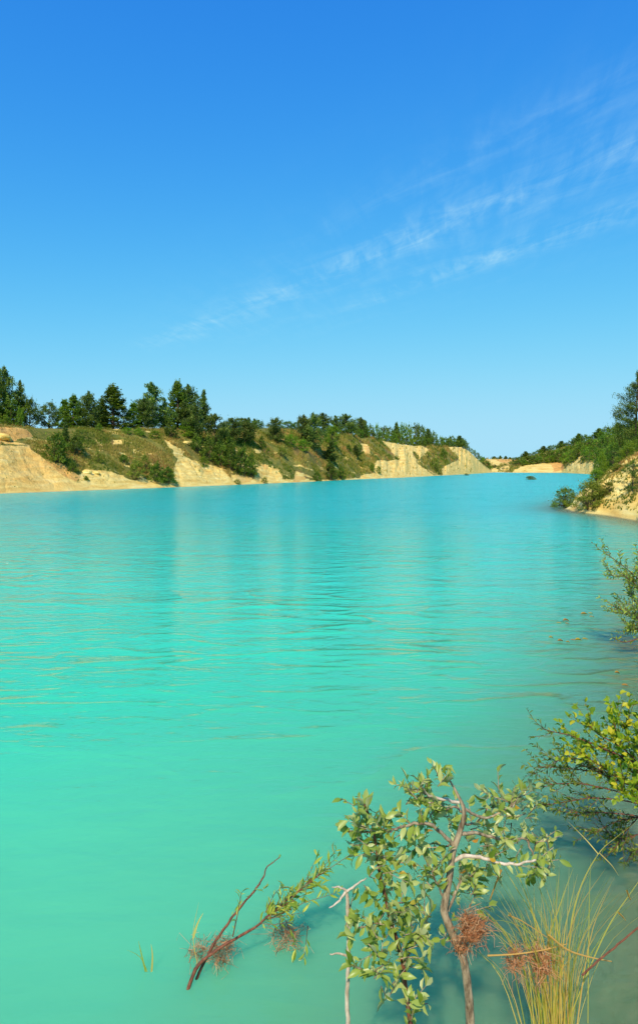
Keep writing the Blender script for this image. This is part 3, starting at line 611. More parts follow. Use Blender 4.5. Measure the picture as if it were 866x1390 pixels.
# ------------------------------------------------------------------ grass on the hills
def tufts(P0, hgt, nb, wid, rn):
    n = len(P0); C = np.repeat(P0, nb, 0); h = np.repeat(hgt, nb)*rng.uniform(.5, 1.2, n*nb); th = rng.uniform(0, 6.28, n*nb)
    lean = rng.uniform(.1, .6, n*nb)*h; d = np.stack([np.cos(th), np.sin(th), 0*th], 1); s = np.stack([-np.sin(th), np.cos(th), 0*th], 1)
    w = (np.repeat(wid, nb))[:, None]; C = C+d*w*2*rng.uniform(0, 1, (n*nb, 1))
    V = np.stack([C-s*w, C+s*w, C+d*lean[:, None]+np.stack([0*h, 0*h, h], 1)], 1).reshape(-1, 3)
    r = np.repeat(np.clip(np.repeat(rn, nb)+rng.normal(size=n*nb)*.12, 0, 1), 3)
    return V, np.arange(len(V)).reshape(-1, 3), r
def hill_grass(hill, u0, u1, n, name_lab, scale, tmax=1.15):
    u = rng.uniform(u0, u1, n); t = rng.uniform(.03, tmax, n)
    d0 = hill.D0(u); Y = d0+t*hill.Wd(u); z = hill.z(u, Y); X = (u-U0)/F*Y; v = HY-(z-CAMH)/Y*F
    ok = np.ones(n, bool)
    for p in hill.bare: ok &= ~(inpoly(u, v, p) & (rng.uniform(0, 1, n) > .015))
    for p, q in hill.ochre: ok &= ~(inpoly(u, v, p) & (rng.uniform(0, 1, n) > .12))
    dens = fbm(X/3, Y/3, 301, 3)+fbm(X/12, Y/12, 305, 2)*.6
    ok &= (dens > -.12) & (z > .35)
    u, Y, z, X, dens = u[ok], Y[ok], z[ok], X[ok], dens[ok]
    sz = Y/F*scale
    rn = np.clip(.42+fbm(X/4, Y/4, 311, 3)*.9, 0, 1)
    V, Fc, r = tufts(np.stack([X, Y, z-.03], 1), sz*rng.uniform(1.2, 3.6, len(X)), 4, sz*.35, rn)
    o = link('grass', mesh_np('grass', V, Fc, dict(rnd=r)), M['hillgrass']); tag(o, name_lab, 'grass', kind='stuff')
hill_grass(L, -60, 640, 52000, 'dry olive and brown grass covering the slope of the left bank', 1.25)
hill_grass(RT, 692, 870, 5000, 'rough green grass on the slope of the right far bank', 1.1)
hill_grass(FAR, 655, 705, 1200, 'sparse green cover on the mounds at the far end of the lake', 1.0)
def near_grass():
    n = 16000; u = rng.uniform(775, 900, n); Y = rng.uniform(29, 60, n); X = (u-U0)/F*Y; z = near_z(X, Y)
    k = (z > .3) & (fbm(X/1.3, Y/1.3, 75, 4)*.55+.5-.16*z+.3 < .72+rng.uniform(-.15, .15, n))
    X, Y, z = X[k], Y[k], z[k]
    V, Fc, r = tufts(np.stack([X, Y, z-.02], 1), rng.uniform(.05, .2, len(X))*rng.uniform(.5, 1.4, len(X)), 6, rng.uniform(.012, .035, len(X)), np.clip(.35+fbm(X, Y, 321, 3), 0, 1))
    tag(link('grass', mesh_np('grass', V, Fc, dict(rnd=r)), M['hillgrass']), 'tufts of olive grass over the right near bank', 'grass', kind='stuff')
near_grass()
# pale chalk boulders
def rock(Pp, s, label, seed):
    r = np.random.default_rng(seed); me = bpy.data.meshes.new('rock'); import bmesh
    bm = bmesh.new(); bmesh.ops.create_icosphere(bm, subdivisions=3, radius=1)
    for v in bm.verts:
        c = v.co; k = 1+.35*float(fbm(np.array([c.x*1.5+seed]), np.array([c.y*1.5+c.z*2]), seed, 3)[0]); v.co = (c.x*k*s*1.3, c.y*k*s, c.z*k*s*.65)
    bm.to_mesh(me); bm.free(); me.attributes.new('bare', 'FLOAT', 'POINT').data.foreach_set('value', np.ones(len(me.vertices), np.float32))
    tag(link('rock', me, M['near'], loc=Pp), label, 'rock', 'pale chalk boulders on the left bank')
for i, (u, v, s, lab) in enumerate([(3, 594, .75, 'white chalk boulder at the left edge on the upper ledge'), (11, 598, .4, 'small white boulder right of the larger one on the upper ledge'), (118, 642, .5, 'white chalk boulder above the waterline on the left slope'), (131, 643, .35, 'small chalk boulder beside the white one on the left slope'), (252, 602, .45, 'grey boulder on the bank edge above the first chalk scar')]):
    Y, z = L.find(u, v); rock(((u-U0)/F*Y, Y, z+.1), s, lab, 400+i)

# ------------------------------------------------------------------ foreground plants
LT_V = np.array([(0, 0, 0), (.28, .40, .10), (.28, 0, 0), (.28, -.40, .10), (.62, .42, .10), (.62, 0, .0), (.62, -.42, .10), (1, 0, -.10)])
LT_F = np.array([(0, 2, 1), (0, 3, 2), (1, 2, 5), (1, 5, 4), (2, 3, 6), (2, 6, 5), (4, 5, 7), (5, 6, 7)])
def leaves(base, dirs, nrm, length, ratio, rn):
    n = len(base); a = unit(dirs); b = unit(np.cross(nrm, a)); c = np.cross(a, b)
    L_ = np.asarray(length)[:, None, None]
    T = LT_V[None]*np.array([1, 1, 1]); curl = rng.uniform(.2, 1.6, n)[:, None]; fold = rng.uniform(.3, 2.2, n)[:, None]
    V = base[:, None, :]+L_*(a[:, None, :]*T[..., 0:1]+b[:, None, :]*T[..., 1:2]*ratio+c[:, None, :]*(np.where(T[..., 0] == 1, T[..., 2]*curl*1.6, T[..., 2]*fold*ratio*2))[..., None])
    Fc = (LT_F[None]+8*np.arange(n)[:, None, None]).reshape(-1, 3)
    return V.reshape(-1, 3), Fc, np.repeat(np.clip(rn, 0, 1), 8)
def leafy(pts, spacing, length, ratio, spread=.9, start=.15, bias=(0, -.2, .5), tone=.5, clump=1):
    """leaves in a spiral along a twig"""
    pts = spline(pts, 5) if len(pts) < 12 else np.array(pts); seg = np.linalg.norm(np.diff(pts, axis=0), axis=1); cum = np.concatenate([[0], np.cumsum(seg)]); T = cum[-1]
    s = np.arange(T*start, T, spacing); s = np.append(s, [T, T]); s = np.clip(np.repeat(s, clump)+rng.normal(size=len(s)*clump)*spacing*.3, 0, T)
    B = np.stack([np.interp(s, cum, pts[:, i]) for i in range(3)], 1)
    e = np.minimum(s+.01, T+.0); Tn = unit(np.stack([np.interp(np.minimum(s+.02, T), cum, pts[:, i])-np.interp(np.maximum(s-.02, 0), cum, pts[:, i]) for i in range(3)], 1))
    n = len(s); side = unit(rand_dirs(n)-0*Tn); side = unit(side-(side*Tn).sum(1)[:, None]*Tn)
    D = unit(Tn*rng.uniform(.5, 1.1, n)[:, None]+side*spread)
    N = unit(np.array(bias)+rand_dirs(n)*.55+Tn*.2)
    return leaves(B, D, N, length*rng.uniform(.35, 1.15, n), ratio, tone+rng.normal(size=n)*.22)
def side_twigs(pts, n, lo, hi, ang=.8, up=.2, start=.2, bend=.15):
    pts = spline(pts, 5); out = []
    for i in range(n):
        k = int(len(pts)*rng.uniform(start, .97)); k = min(k, len(pts)-2); t = unit(pts[k+1]-pts[k]); d = unit(t+rand_dirs(1)[0]*ang+np.array([0, 0, up])); l = rng.uniform(lo, hi)
        e = unit(d+rand_dirs(1)[0]*bend+np.array([0, 0, .2])); out.append(np.array([pts[k], pts[k]+d*l*.5, pts[k]+d*l*.5+e*l*.5]))
    return out
def pxl(lst, Y0, Y1=None):
    Y1 = Y0 if Y1 is None else Y1; n = len(lst)
    return np.array([at(u, v, Y0+(Y1-Y0)*i/max(1, n-1)) for i, (u, v) in enumerate(lst)])
def foliage(pl, LV, TW, r0, r1, mat, bark, label=None):
    a = cat_np(LV); q = [tube(t, r0, r1, 4) for t in TW]; b_ = cat_np(q); tri = np.concatenate([b_[1][:, [0, 1, 2]], b_[1][:, [0, 2, 3]]])
    V = np.concatenate([a[0], b_[0]])-pl.loc; me = mesh_np('foliage', V, np.concatenate([a[1], tri+len(a[0])]), dict(rnd=np.concatenate([a[2], b_[2]])))
    me.materials.append(M[mat]); me.materials.append(M[bark]); mi = np.zeros(len(a[1])+len(tri), np.int32); mi[len(a[1]):] = 1; me.polygons.foreach_set('material_index', mi)
    o = link('foliage', me, None, pl.o)
    if label: o['label'] = label
class Plant:
    def __init__(s, name, loc, label, cat, group=None): s.o = empty(name, tuple(loc), label, cat, group); s.loc = np.array(loc, float)
    def part(s, name, parts, mat, smooth=False, label=None):
        V, Fc, r = cat_np(parts); o = link(name, mesh_np(name, V-s.loc, Fc, dict(rnd=r), smooth=smooth), M[mat], s.o)
        if label: o['label'] = label
        return o
rng = np.random.default_rng(12)
def tb(pts, r0, r1, n=7, m=5, jit=.08, wob=0.0):
    p = spline(pts, m)
    if wob: p[1:-1] += rng.normal(size=p[1:-1].shape)*wob
    return tube(p, r0, r1, n, jit)

# --- main goat-willow sapling
Ym = 2.32
trunk = pxl([(652, 1600), (640, 1420), (636, 1350), (628, 1299), (617, 1275), (603, 1240), (605, 1222), (611, 1186), (615, 1157), (625, 1127), (630, 1103), (623, 1083), (611, 1061)], Ym-.02, Ym)
sap = Plant('willow_sapling', at(640, 1420, Ym-.02), 'leafy willow sapling with a crooked pale trunk rising in the foreground water', 'sapling')
k = spline(trunk, 5); sap.part('trunk', [tube(k, np.interp(np.linspace(0, 1, len(k)), [0, .5, .8, 1], [.0165, .013, .009, .0035]), None, 9, .09)], 'barkgrey', True)
BR = [([(623, 1090), (595, 1085), (580, 1079), (573, 1067)], .006, 2.30, 2.22), ([(603, 1086), (590, 1089), (576, 1091)], .004, 2.3, 2.26),
      ([(615, 1147), (603, 1135), (584, 1120), (562, 1119), (540, 1125), (526, 1131)], .008, 2.32, 2.2), ([(630, 1099), (647, 1107), (665, 1110), (690, 1098), (700, 1085)], .006, 2.32, 2.42),
      ([(627, 1133), (647, 1131), (662, 1136), (691, 1140), (713, 1140), (735, 1150)], .007, 2.32, 2.45), ([(615, 1168), (636, 1162), (662, 1168), (684, 1173), (706, 1173), (728, 1168)], .008, 2.32, 2.2),
      ([(604, 1226), (596, 1205), (588, 1190), (586, 1180)], .005, 2.32, 2.28), ([(608, 1238), (618, 1215), (625, 1198), (636, 1190), (648, 1192)], .006, 2.34, 2.42),
      ([(630, 1105), (616, 1096), (600, 1102), (590, 1098)], .005, 2.34, 2.44), ([(628, 1118), (640, 1120), (652, 1112), (668, 1090)], .005, 2.36, 2.5),
      ([(622, 1140), (604, 1150), (590, 1146), (576, 1150)], .004, 2.36, 2.46), ([(716, 1142), (722, 1158), (732, 1172), (740, 1186)], .004, 2.4, 2.38)]
LV = []; seedtw = []
for i, (pp, r0, y0, y1) in enumerate(BR):
    pts = pxl(pp, y0, y1); sap.part('branch', [tb(pts, r0, r0*.45, 6, 5, .1, .0015)], 'barkpale' if i in (0, 1, 5) else 'barkgrey', True)
    LV.append(leafy(pts, .022 if i in (0, 1, 5) else .016, .052, .42, start=.35, tone=.5))
    for t in side_twigs(pts, 2 if i in (1, 5) else 4, .05, .11, .9, .25, .35): seedtw.append(t)
for t in seedtw:
    LV.append(leafy(t, .019, .048, .42, start=.1, tone=.5))
def clumpat(u, v, Y, ru, rv, n, tone=.5, out=None, ln=.052):
    """short shoots fanning from a point; returns their twigs"""
    c = at(u, v, Y); tw = []
    for i in range(int(n*.8)):
        d = unit(rand_dirs(1)[0]+np.array([0, 0, .35])); l = .04+.04*rng.uniform()
        p0 = c+np.array([rng.uniform(-1, 1)*ru/F*Y, rng.uniform(-.06, .06), rng.uniform(-1, 1)*rv/F*Y]); t = np.array([p0, p0+d*l*.5, p0+d*l]); tw.append(t)
        out.append(leafy(t, .019, ln*.92, .43, start=0, tone=tone+rng.uniform(-.2, .25)))
    return tw
TW = []
for (u, v, Y, ru, rv, n) in [(560, 1085, 2.24, 12, 20, 8), (592, 1066, 2.27, 16, 14, 8), (590, 1110, 2.4, 18, 14, 9), (606, 1120, 2.42, 22, 16, 9), (578, 1150, 2.44, 14, 14, 6), (684, 1098, 2.42, 20, 20, 13), (705, 1110, 2.44, 16, 20, 11), (672, 1086, 2.42, 8, 14, 5), (645, 1145, 2.44, 26, 16, 12), (662, 1158, 2.46, 18, 16, 8), (712, 1130, 2.45, 14, 12, 4), (734, 1150, 2.44, 15, 12, 7), (742, 1182, 2.4, 13, 16, 7), (596, 1205, 2.36, 14, 18, 8), (636, 1200, 2.42, 12, 18, 8), (640, 1218, 2.4, 10, 16, 5), (606, 1262, 2.4, 8, 12, 3)]:
    TW += clumpat(u, v, Y, ru, rv, n, .5, LV)
foliage(sap, LV, seedtw+TW, .0022, .0012, 'willowleaf', 'barkgrey')
for q in [(640, 1142), (706, 1098), (664, 1166), (588, 1128), (632, 1180)]: sap.part('dead_leaf', [leaves(at(*q, 2.25)[None], rand_dirs(1), rand_dirs(1), np.full(1, .03), .5, rng.uniform(0, .5, 1))], 'yellowleaf')
# its left-hand companion
F2 = Plant('willow_shrub', at(560, 1420, 2.2), 'leafy upright willow shoot left of the crooked sapling', 'shrub')
st = [pxl([(572, 1600), (560, 1420), (550, 1340), (545, 1299), (530, 1250), (525, 1227), (516, 1190), (510, 1149), (505, 1120), (494, 1092)], 2.2, 2.25), pxl([(532, 1260), (510, 1254), (490, 1260), (477, 1256)], 2.2, 2.15), pxl([(548, 1310), (562, 1284), (572, 1268)], 2.2, 2.15), pxl([(525, 1228), (545, 1226), (565, 1228)], 2.22, 2.26), pxl([(512, 1160), (530, 1170), (548, 1172)], 2.24, 2.2), pxl([(507, 1130), (490, 1130), (474, 1128)], 2.24, 2.2), pxl([(508, 1140), (524, 1120), (534, 1108)], 2.25, 2.3)]
F2.part('stem', [tube(spline(st[0], 5), .010, .003, 7, .08)], 'barkred', True)
for s_ in st[1:]: F2.part('branch', [tb(s_, .0035, .0018, 5)], 'barkgrey', True)
LV = []; TW = []
for i, s_ in enumerate(st): LV.append(leafy(s_, .014, .055, .45, start=.1 if i == 0 else .3, tone=.42))
for (u, v, Y, ru, rv, n) in [(497, 1112, 2.24, 18, 16, 12), (515, 1135, 2.26, 18, 14, 9), (490, 1137, 2.22, 14, 10, 7), (508, 1160, 2.24, 22, 12, 9), (512, 1185, 2.22, 20, 16, 11), (524, 1215, 2.22, 22, 14, 11), (540, 1240, 2.2, 24, 16, 13), (500, 1256, 2.16, 26, 12, 11), (565, 1245, 2.2, 16, 16, 8), (536, 1278, 2.16, 26, 16, 13), (516, 1296, 2.15, 22, 12, 8), (560, 1292, 2.18, 14, 14, 5), (530, 1330, 2.12, 30, 24, 12), (560, 1360, 2.1, 24, 20, 7)]:
    TW += clumpat(u, v, Y, ru, rv, n, .4, LV, .056)
foliage(F2, LV, TW, .002, .001, 'willowleaf', 'barkgrey')
for u, v in [(545, 1176), (562, 1172), (540, 1188), (492, 1150), (478, 1132), (556, 1228)]: F2.part('yellow_leaf', [leaves(at(u, v, 2.2)[None], rand_dirs(1)+[0, 0, -.5], rand_dirs(1)+[0, -1, 0], np.full(1, .035), .5, rng.uniform(0, 1, 1))], 'yellowleaf')
# bare bleached stick
S = Plant('dead_branch', at(473, 1430, 2.2), 'bleached leafless stick with forked top left of the willows', 'branch')
S.part('stem', [tb(pxl([(474, 1600), (473, 1430), (471, 1360), (473, 1299), (472, 1242), (470, 1210)], 2.2), .0085, .006, 7, 5, .12, .001)], 'barkpale', True)
for pp in ([(470, 1210), (462, 1206), (451, 1205)], [(469, 1211), (458, 1226), (447, 1233)], [(470, 1211), (486, 1200), (497, 1193)], [(472, 1300), (462, 1296), (448, 1296)]): S.part('branch', [tb(pxl(pp, 2.2, 2.17), .005, .002, 5, 5, .12, .001)], 'barkpale', True)

# --- trailing narrow-leaved willow, bottom left
G = Plant('willow_branch', at(262, 1330, 3.0), 'dark red willow branch with narrow yellow-green leaves trailing over the water', 'branch')
g1 = pxl([(262, 1340), (287, 1288), (315, 1247), (345, 1210), (358, 1190), (363, 1177), (380, 1164)], 3.0, 3.25)
g2 = pxl([(255, 1345), (270, 1310), (311, 1280), (345, 1260), (382, 1229), (419, 1199), (438, 1186)], 2.95, 3.2)
G.part('branch', [tb(g1, .0075, .002, 6, 5, .1, .001)], 'barkred', True); G.part('branch', [tb(g2, .0095, .002, 6, 5, .1, .001)], 'barkred', True)
g3 = pxl([(316, 1272), (322, 1244), (328, 1212)], 3.0, 3.0); G.part('branch', [tb(g3, .0035, .0015, 5)], 'barkred', True)
LV = [leafy(g3, .035, .05, .24, tone=.75), leafy(pxl([(310, 1250), (330, 1222), (345, 1210), (356, 1208)], 3.1), .035, .05, .25, tone=.7), leafy(g2, .014, .062, .24, start=.52, tone=.6, clump=2), leafy(g1[-3:], .05, .03, .3, tone=.4)]
tws = side_twigs(g2, 18, .10, .22, .55, -.1, .5)
for (pp) in ([(360, 1246), (385, 1240), (415, 1225), (440, 1218), (458, 1212)], [(365, 1248), (385, 1244), (410, 1240)], [(388, 1250), (396, 1268), (402, 1290)], [(418, 1258), (416, 1275), (413, 1300)], [(360, 1240), (372, 1215), (382, 1205)], [(395, 1222), (410, 1206), (425, 1198)]): tws.append(pxl(pp, 3.05, 3.1))
for t in tws: LV.append(leafy(t, .022, .058, .24, start=.15, tone=.62))
foliage(G, LV, tws, .002, .001, 'narrowleaf', 'barkred')
def fibre(name, u, v, Y, n, rad, label, group='red root tufts by the foreground plants', up=.4, sink=0):
    c = at(u, v, Y); V = []
    for i in range(n):
        d = unit(rand_dirs(1)[0]+np.array([.25, -.1, up])); l = rad*rng.uniform(.25, 1.1); p0 = c+rand_dirs(1)[0]*rad*.45; side = rand_dirs(1)[0]*l*.28
        e = rand_dirs(2)*l*.16; p = [p0, p0+d*l*.3+side+e[0], p0+d*l*.62-side*.6+e[1], p0+d*l+side*.5+[0, 0, -l*.12]]
        V.append((*tube(p, .0012, .0006, 3), None))
    q = cat_np([(a, b_, np.full(len(a), rng.uniform())) for a, b_, _ in V])
    o = link(name, mesh_np(name, q[0]-c, q[1], dict(rnd=q[2])), M['root'], loc=tuple(c)); tag(o, label, 'roots', group)
fibre('root_tuft', 640, 1262, 2.25, 330, .075, 'round tuft of orange-red root fibres right of the crooked trunk')
fibre('root_tuft', 625, 1285, 2.3, 120, .05, 'smaller reddish fibre tuft at the foot of the crooked trunk')
fibre('root_tuft', 732, 1306, 2.45, 160, .08, 'spreading mat of orange-red roots at the foot of the grass tuft', up=.1)
fibre('root_tuft', 698, 1304, 2.45, 120, .07, 'reddish root mat left of the foot of the grass tuft', up=.05)
fibre('root_tuft', 268, 1302, 3.15, 200, .11, 'dull red root tuft at the base of the trailing branch', up=-.1)
fibre('root_tuft', 300, 1290, 3.1, 160, .10, 'dull red fibres spreading right of the trailing branch base', up=-.1)
# half-sunk copy of the root veil
fibre('root_tuft', 385, 1275, 3.25, 220, .13, 'faint sunken red roots below the trailing willow leaves', up=-.6)

# --- grass tuft
def blade(p, w, rn):
    p = spline(p, 5); m_ = len(p); t = np.gradient(p, axis=0); s = unit(np.cross(t, np.array([rng.uniform(-.5, .5), 1, .2])))
    ww = w*np.interp(np.linspace(0, 1, m_), [0, .3, 1], [.8, 1, .08])[:, None]
    V = np.concatenate([p-s*ww*.5, p+s*ww*.5]); i = np.arange(m_-1); return V, np.stack([i, i+1, i+1+m_, i+m_], 1), np.full(2*m_, np.clip(rn, 0, 1))
Yg = 2.5
gt = Plant('grass_tuft', at(755, 1400, Yg), 'tall tuft of yellow and green grass blades at the bottom right', 'grass tuft')
BL = []
for i in range(120):
    bu = 755+rng.normal()*16; b0 = at(755+(bu-755)*.7, 1485, Yg+rng.uniform(-.06, .06)); a_ = rng.normal()*.55-.15; tv = 1300-rng.uniform(10, 150)*(1-.35*abs(a_)); tu = bu+(1390-tv)*a_*.75
    y1 = Yg+rng.uniform(-.15, .2); mid = at(bu+(tu-bu)*.38, 1390+(tv-1390)*.55, (Yg+y1)/2)
    BL.append(blade([b0, mid, at(tu, tv, y1)], rng.uniform(.0016, .0042), rng.uniform(.15, 1)))
for pp, w in (([(773, 1390), (773, 1279), (786, 1211), (812, 1160), (838, 1136), (862, 1118)], .006), ([(740, 1390), (742, 1290), (760, 1230), (778, 1179)], .006), ([(762, 1390), (765, 1280), (775, 1225), (784, 1187)], .005), ([(798, 1390), (799, 1279), (800, 1220), (802, 1165)], .004), ([(760, 1390), (735, 1270), (700, 1205), (665, 1150)], .005), ([(752, 1390), (728, 1260), (700, 1180), (683, 1150)], .004), ([(765, 1390), (730, 1280), (690, 1240), (668, 1200)], .004), ([(770, 1390), (820, 1270), (858, 1210), (880, 1180)], .004), ([(812, 1160), (795, 1140), (770, 1115)], .004), ([(813, 1158), (830, 1175), (840, 1190)], .004), ([(746, 1390), (728, 1290), (712, 1262), (676, 1250), (650, 1262)], .004)):
    BL.append(blade(pxl(pp, Yg, Yg+.05), w, rng.uniform(.25, .75)))
gt.part('blades', BL, 'blade'); gt.o.children[0]['kind'] = 'stuff'
def straw(pp, r, Y, lab):
    c = at(*pp[0], Y); s_ = spline(pxl(pp, Y, Y+.05), 5); V, Fc = tube(s_-c, r, r*.4, 5, .1)
    o = link('dry_stalk', mesh_np('dry_stalk', V, Fc, dict(rnd=np.full(len(V), .85)), smooth=True), M['blade'], loc=tuple(c)); tag(o, lab, 'dry stalk', 'dry stalks round the grass tuft')
straw([(662, 1298), (700, 1296), (740, 1290), (770, 1282)], .0035, 2.4, 'thick straw stalk lying to the left across the foot of the grass')
straw([(745, 1270), (770, 1290), (800, 1300), (830, 1306)], .0045, 2.4, 'thick straw stalk running down to the right from the grass foot')
straw([(690, 1243), (710, 1252), (745, 1275)], .003, 2.38, 'thin pale stalk slanting into the grass foot from the left')
straw([(692, 1240), (705, 1265), (716, 1290)], .002, 2.36, 'pale whitish stalk crossing steeply left of the grass')
straw([(680, 1182), (673, 1200), (665, 1222)], .005, 2.36, 'drooping straw seed head hanging left of the grass')
straw([(851, 1210), (853, 1216), (856, 1222)], .004, 2.5, 'short orange stalk fragment at the right edge')
straw([(840, 1240), (845, 1245), (849, 1250)], .004, 2.5, 'tiny orange stalk fragment low at the right edge')
tw_ = Plant('dead_twig', at(812, 1310, 2.3), 'dark brown twig slanting up to the right edge at the bottom', 'twig'); tw_.part('stem', [tb(pxl([(790, 1325), (818, 1300), (845, 1278), (885, 1245)], 2.3, 2.3), .004, .003, 6, 5, .15, .001)], 'barkred', True)

# --- birch and willow shrub on the right
D = Plant('birch_shrub', at(925, 1150, 3.6), 'birch and willow shrub reaching in from the right edge with small yellow-green leaves', 'shrub')
rt = (925, 1150)
bir = [[rt, (880, 1080), (850, 1030), (835, 971)], [rt, (875, 1070), (835, 1020), (822, 968)], [rt, (880, 1060), (840, 1010), (800, 985), (787, 971)], [rt, (885, 1050), (866, 1000), (850, 985)], [rt, (890, 1060), (880, 1010), (868, 990)], [rt, (870, 1075), (820, 1040), (775, 1010)], [rt, (880, 1060), (845, 1025), (812, 1008), (780, 1000)], [rt, (880, 1090), (850, 1075), (830, 1060)], [rt, (885, 1080), (860, 1050), (852, 1030)]]
wil = [[rt, (880, 1085), (820, 1050), (760, 1040), (714, 1037)], [rt, (880, 1085), (810, 1050), (760, 1030), (738, 1030)], [rt, (870, 1090), (800, 1065), (750, 1060), (724, 1065)], [rt, (870, 1095), (800, 1080), (755, 1085), (726, 1090)], [rt, (870, 1110), (810, 1100), (770, 1100), (745, 1098)], [rt, (870, 1075), (810, 1045), (775, 1035)], [rt, (865, 1110), (830, 1110), (795, 1125)], [rt, (885, 1125), (850, 1130), (820, 1135), (800, 1110)], [(866, 1040), (800, 1010), (760, 995), (738, 990), (719, 985)], [rt, (880, 1140), (850, 1150), (842, 1155)], [rt, (880, 1090), (840, 1120), (820, 1150)]]
D.part('trunk', [tb(pxl([(950, 1290), (940, 1220), (925, 1150)], 3.6), .014, .008, 7)], 'barkred', True)
LV = []; TW = []
for pp in bir:
    pp = [(a_+12, b_+12) for a_, b_ in pp]; pts = pxl(pp, 3.6+rng.uniform(-.1, .1), 3.6+rng.uniform(-.35, .25)); D.part('branch', [tb(pts, .006, .002, 5)], 'barkred', True)
    LV.append(leafy(pts, .022, .039, .74, start=.4, tone=.62))
    for t in side_twigs(pts, 13, .07, .22, .85, .15, .42): TW.append(t); LV.append(leafy(t, .021, .039, .74, start=.05, tone=.62))
foliage(D, LV, TW, .0016, .0008, 'birchleaf', 'barkred', 'rounded yellow-green birch leaves')
LV = []; TW = []
for i, pp in enumerate(wil):
    pp = [(a_+14, b_+4) for a_, b_ in pp]; pts = pxl(pp, 3.6+rng.uniform(-.1, .1), 3.6+rng.uniform(-.2, .25)); D.part('branch', [tb(pts, .005, .0015, 5)], 'barkred', True)
    LV.append(leafy(pts, .015, .036, .3, start=.6, tone=.5))
    for t in side_twigs(pts, 15 if i != 8 else 4, .06, .17, .6, .1, .45): TW.append(t); LV.append(leafy(t, .013, .034, .3, start=.1, tone=.45))
foliage(D, LV, TW, .0016, .0008, 'darkleaf', 'barkred', 'narrow dark willow leaves')
# --- willow shrub further along
Cc = Plant('willow_shrub', at(930, 905, 8.2), 'willow shrub overhanging the water at the right edge halfway down', 'shrub')
rt = (930, 900); LV = []; TW = []
for pp in [[rt, (890, 820), (850, 775), (812, 746)], [rt, (890, 830), (855, 785), (815, 775)], [rt, (895, 820), (870, 780), (862, 762)], [rt, (880, 840), (850, 810), (846, 800)], [rt, (880, 850), (850, 830), (832, 822)], [rt, (885, 860), (858, 850), (842, 848)], [rt, (890, 850), (866, 815)], [rt, (890, 840), (872, 790)], [rt, (880, 865), (858, 840), (850, 826)], [rt, (885, 835), (856, 795), (848, 782)], [rt, (885, 875), (864, 860), (838, 866), (820, 860)]]:
    if len(pp) == 2: pp = [pp[0], ((pp[0][0]+pp[1][0])/2, (pp[0][1]+pp[1][1])/2-6), pp[1]]
    pp = [(a_+11, b_+6) for a_, b_ in pp]; pts = pxl(pp, 8.2, 8.2+rng.uniform(-.4, .3)); Cc.part('branch', [tb(pts, .012, .003, 5)], 'barkred', True)
    LV.append(leafy(pts, .03, .065, .32, start=.35, tone=.5))
    for t in side_twigs(pts, 18 if pp[-1][1] < 855 else 2, .12, .32, .75, .15, .45): TW.append(t); LV.append(leafy(t, .022, .062, .34, start=.1, tone=.5))
foliage(Cc, LV, TW, .003, .0015, 'narrowleaf', 'barkred')
# --- loose leaves afloat
for i, (u, v, s, w) in enumerate([(769, 843, 10, 'right of a pair nearest the upper drift'), (759, 846, 9, 'left of a pair nearest the upper drift'), (770, 847, 6, 'just under the upper pair'), (793, 834, 10, 'leftmost of the topmost drift'), (802, 833, 8, 'topmost of the upper drift'), (804, 838, 8, 'right end of the upper drift'), (748, 866, 7, 'far left of the lower drift'), (761, 870.5, 9, 'second from the left in the lower drift'), (771, 872, 7, 'lowest of the lower drift'), (778, 869, 9, 'in the middle of the lower drift'), (785, 869.5, 10, 'largest of the lower drift'), (794, 868, 9, 'right end of the lower drift'), (838, 914, 8, 'orange, below the overhanging shrub'), (849, 931, 12, 'orange, nearest the right edge')]):
    Y = CAMH*F/(v-HY); c = at(u, v, Y); c[2] = .006
    l = s/F*Y; q = leaves(np.array([[-l*.5, 0, 0]]), np.array([[1., rng.uniform(-.3, .3), 0]]), np.array([[0, .0, 1.]]), np.array([l]), .6, np.array([rng.uniform(0, .5)]))
    tag(link('floating_leaf', mesh_np('floating_leaf', q[0], q[1], dict(rnd=q[2])), M['yellowleaf'], loc=tuple(c)), 'orange-brown leaf afloat, %s' % w, 'leaf', 'leaves floating on the water at right')
# thin green blades half in the water, bottom left
sb = Plant('grass_tuft', at(205, 1330, 3.1), 'few green blades breaking the water at the bottom left', 'grass tuft')
for pp, w, r_q in (([(200, 1330), (192, 1296), (188, 1278)], .010, .2), ([(205, 1330), (207, 1300), (205, 1282)], .009, .6), ([(200, 1320), (190, 1300), (172, 1290)], .007, .3), ([(268, 1310), (262, 1270), (270, 1225)], .004, .8), ([(262, 1275), (268, 1255), (276, 1240)], .010, .6)): sb.part('blade', [blade(pxl(pp, 3.05), w, r_q)], 'blade')

# ------------------------------------------------------------------ camera, sun, sky
cam = bpy.data.cameras.new('camera'); co = bpy.data.objects.new('camera', cam); COL.objects.link(co)
co.location = (0, 0, CAMH); co.rotation_euler = (R(90), 0, 0)
cam.sensor_fit = 'HORIZONTAL'; cam.sensor_width = 24; cam.lens = 24*F/866; cam.shift_y = -(695-HY)/866; cam.shift_x = 0; cam.clip_start = .05; cam.clip_end = 20000
sc.camera = co
EL, AZ = 46, 194
sun = bpy.data.lights.new('sun', 'SUN'); so = bpy.data.objects.new('sun', sun); COL.objects.link(so)
sun.energy = 5.0; sun.angle = R(.53); sun.color = (1, .90, .74)
so.rotation_euler = (R(90-EL), 0, R(180-AZ))
w = bpy.data.worlds.new('World'); sc.world = w; w.use_nodes = True; nt = w.node_tree
bg = nt.nodes['Background']; bg.inputs[1].default_value = .12
sky = nt.nodes.new('ShaderNodeTexSky'); sky.sky_type = 'NISHITA'; sky.sun_disc = False; sky.sun_elevation = R(EL); sky.sun_rotation = R(AZ)
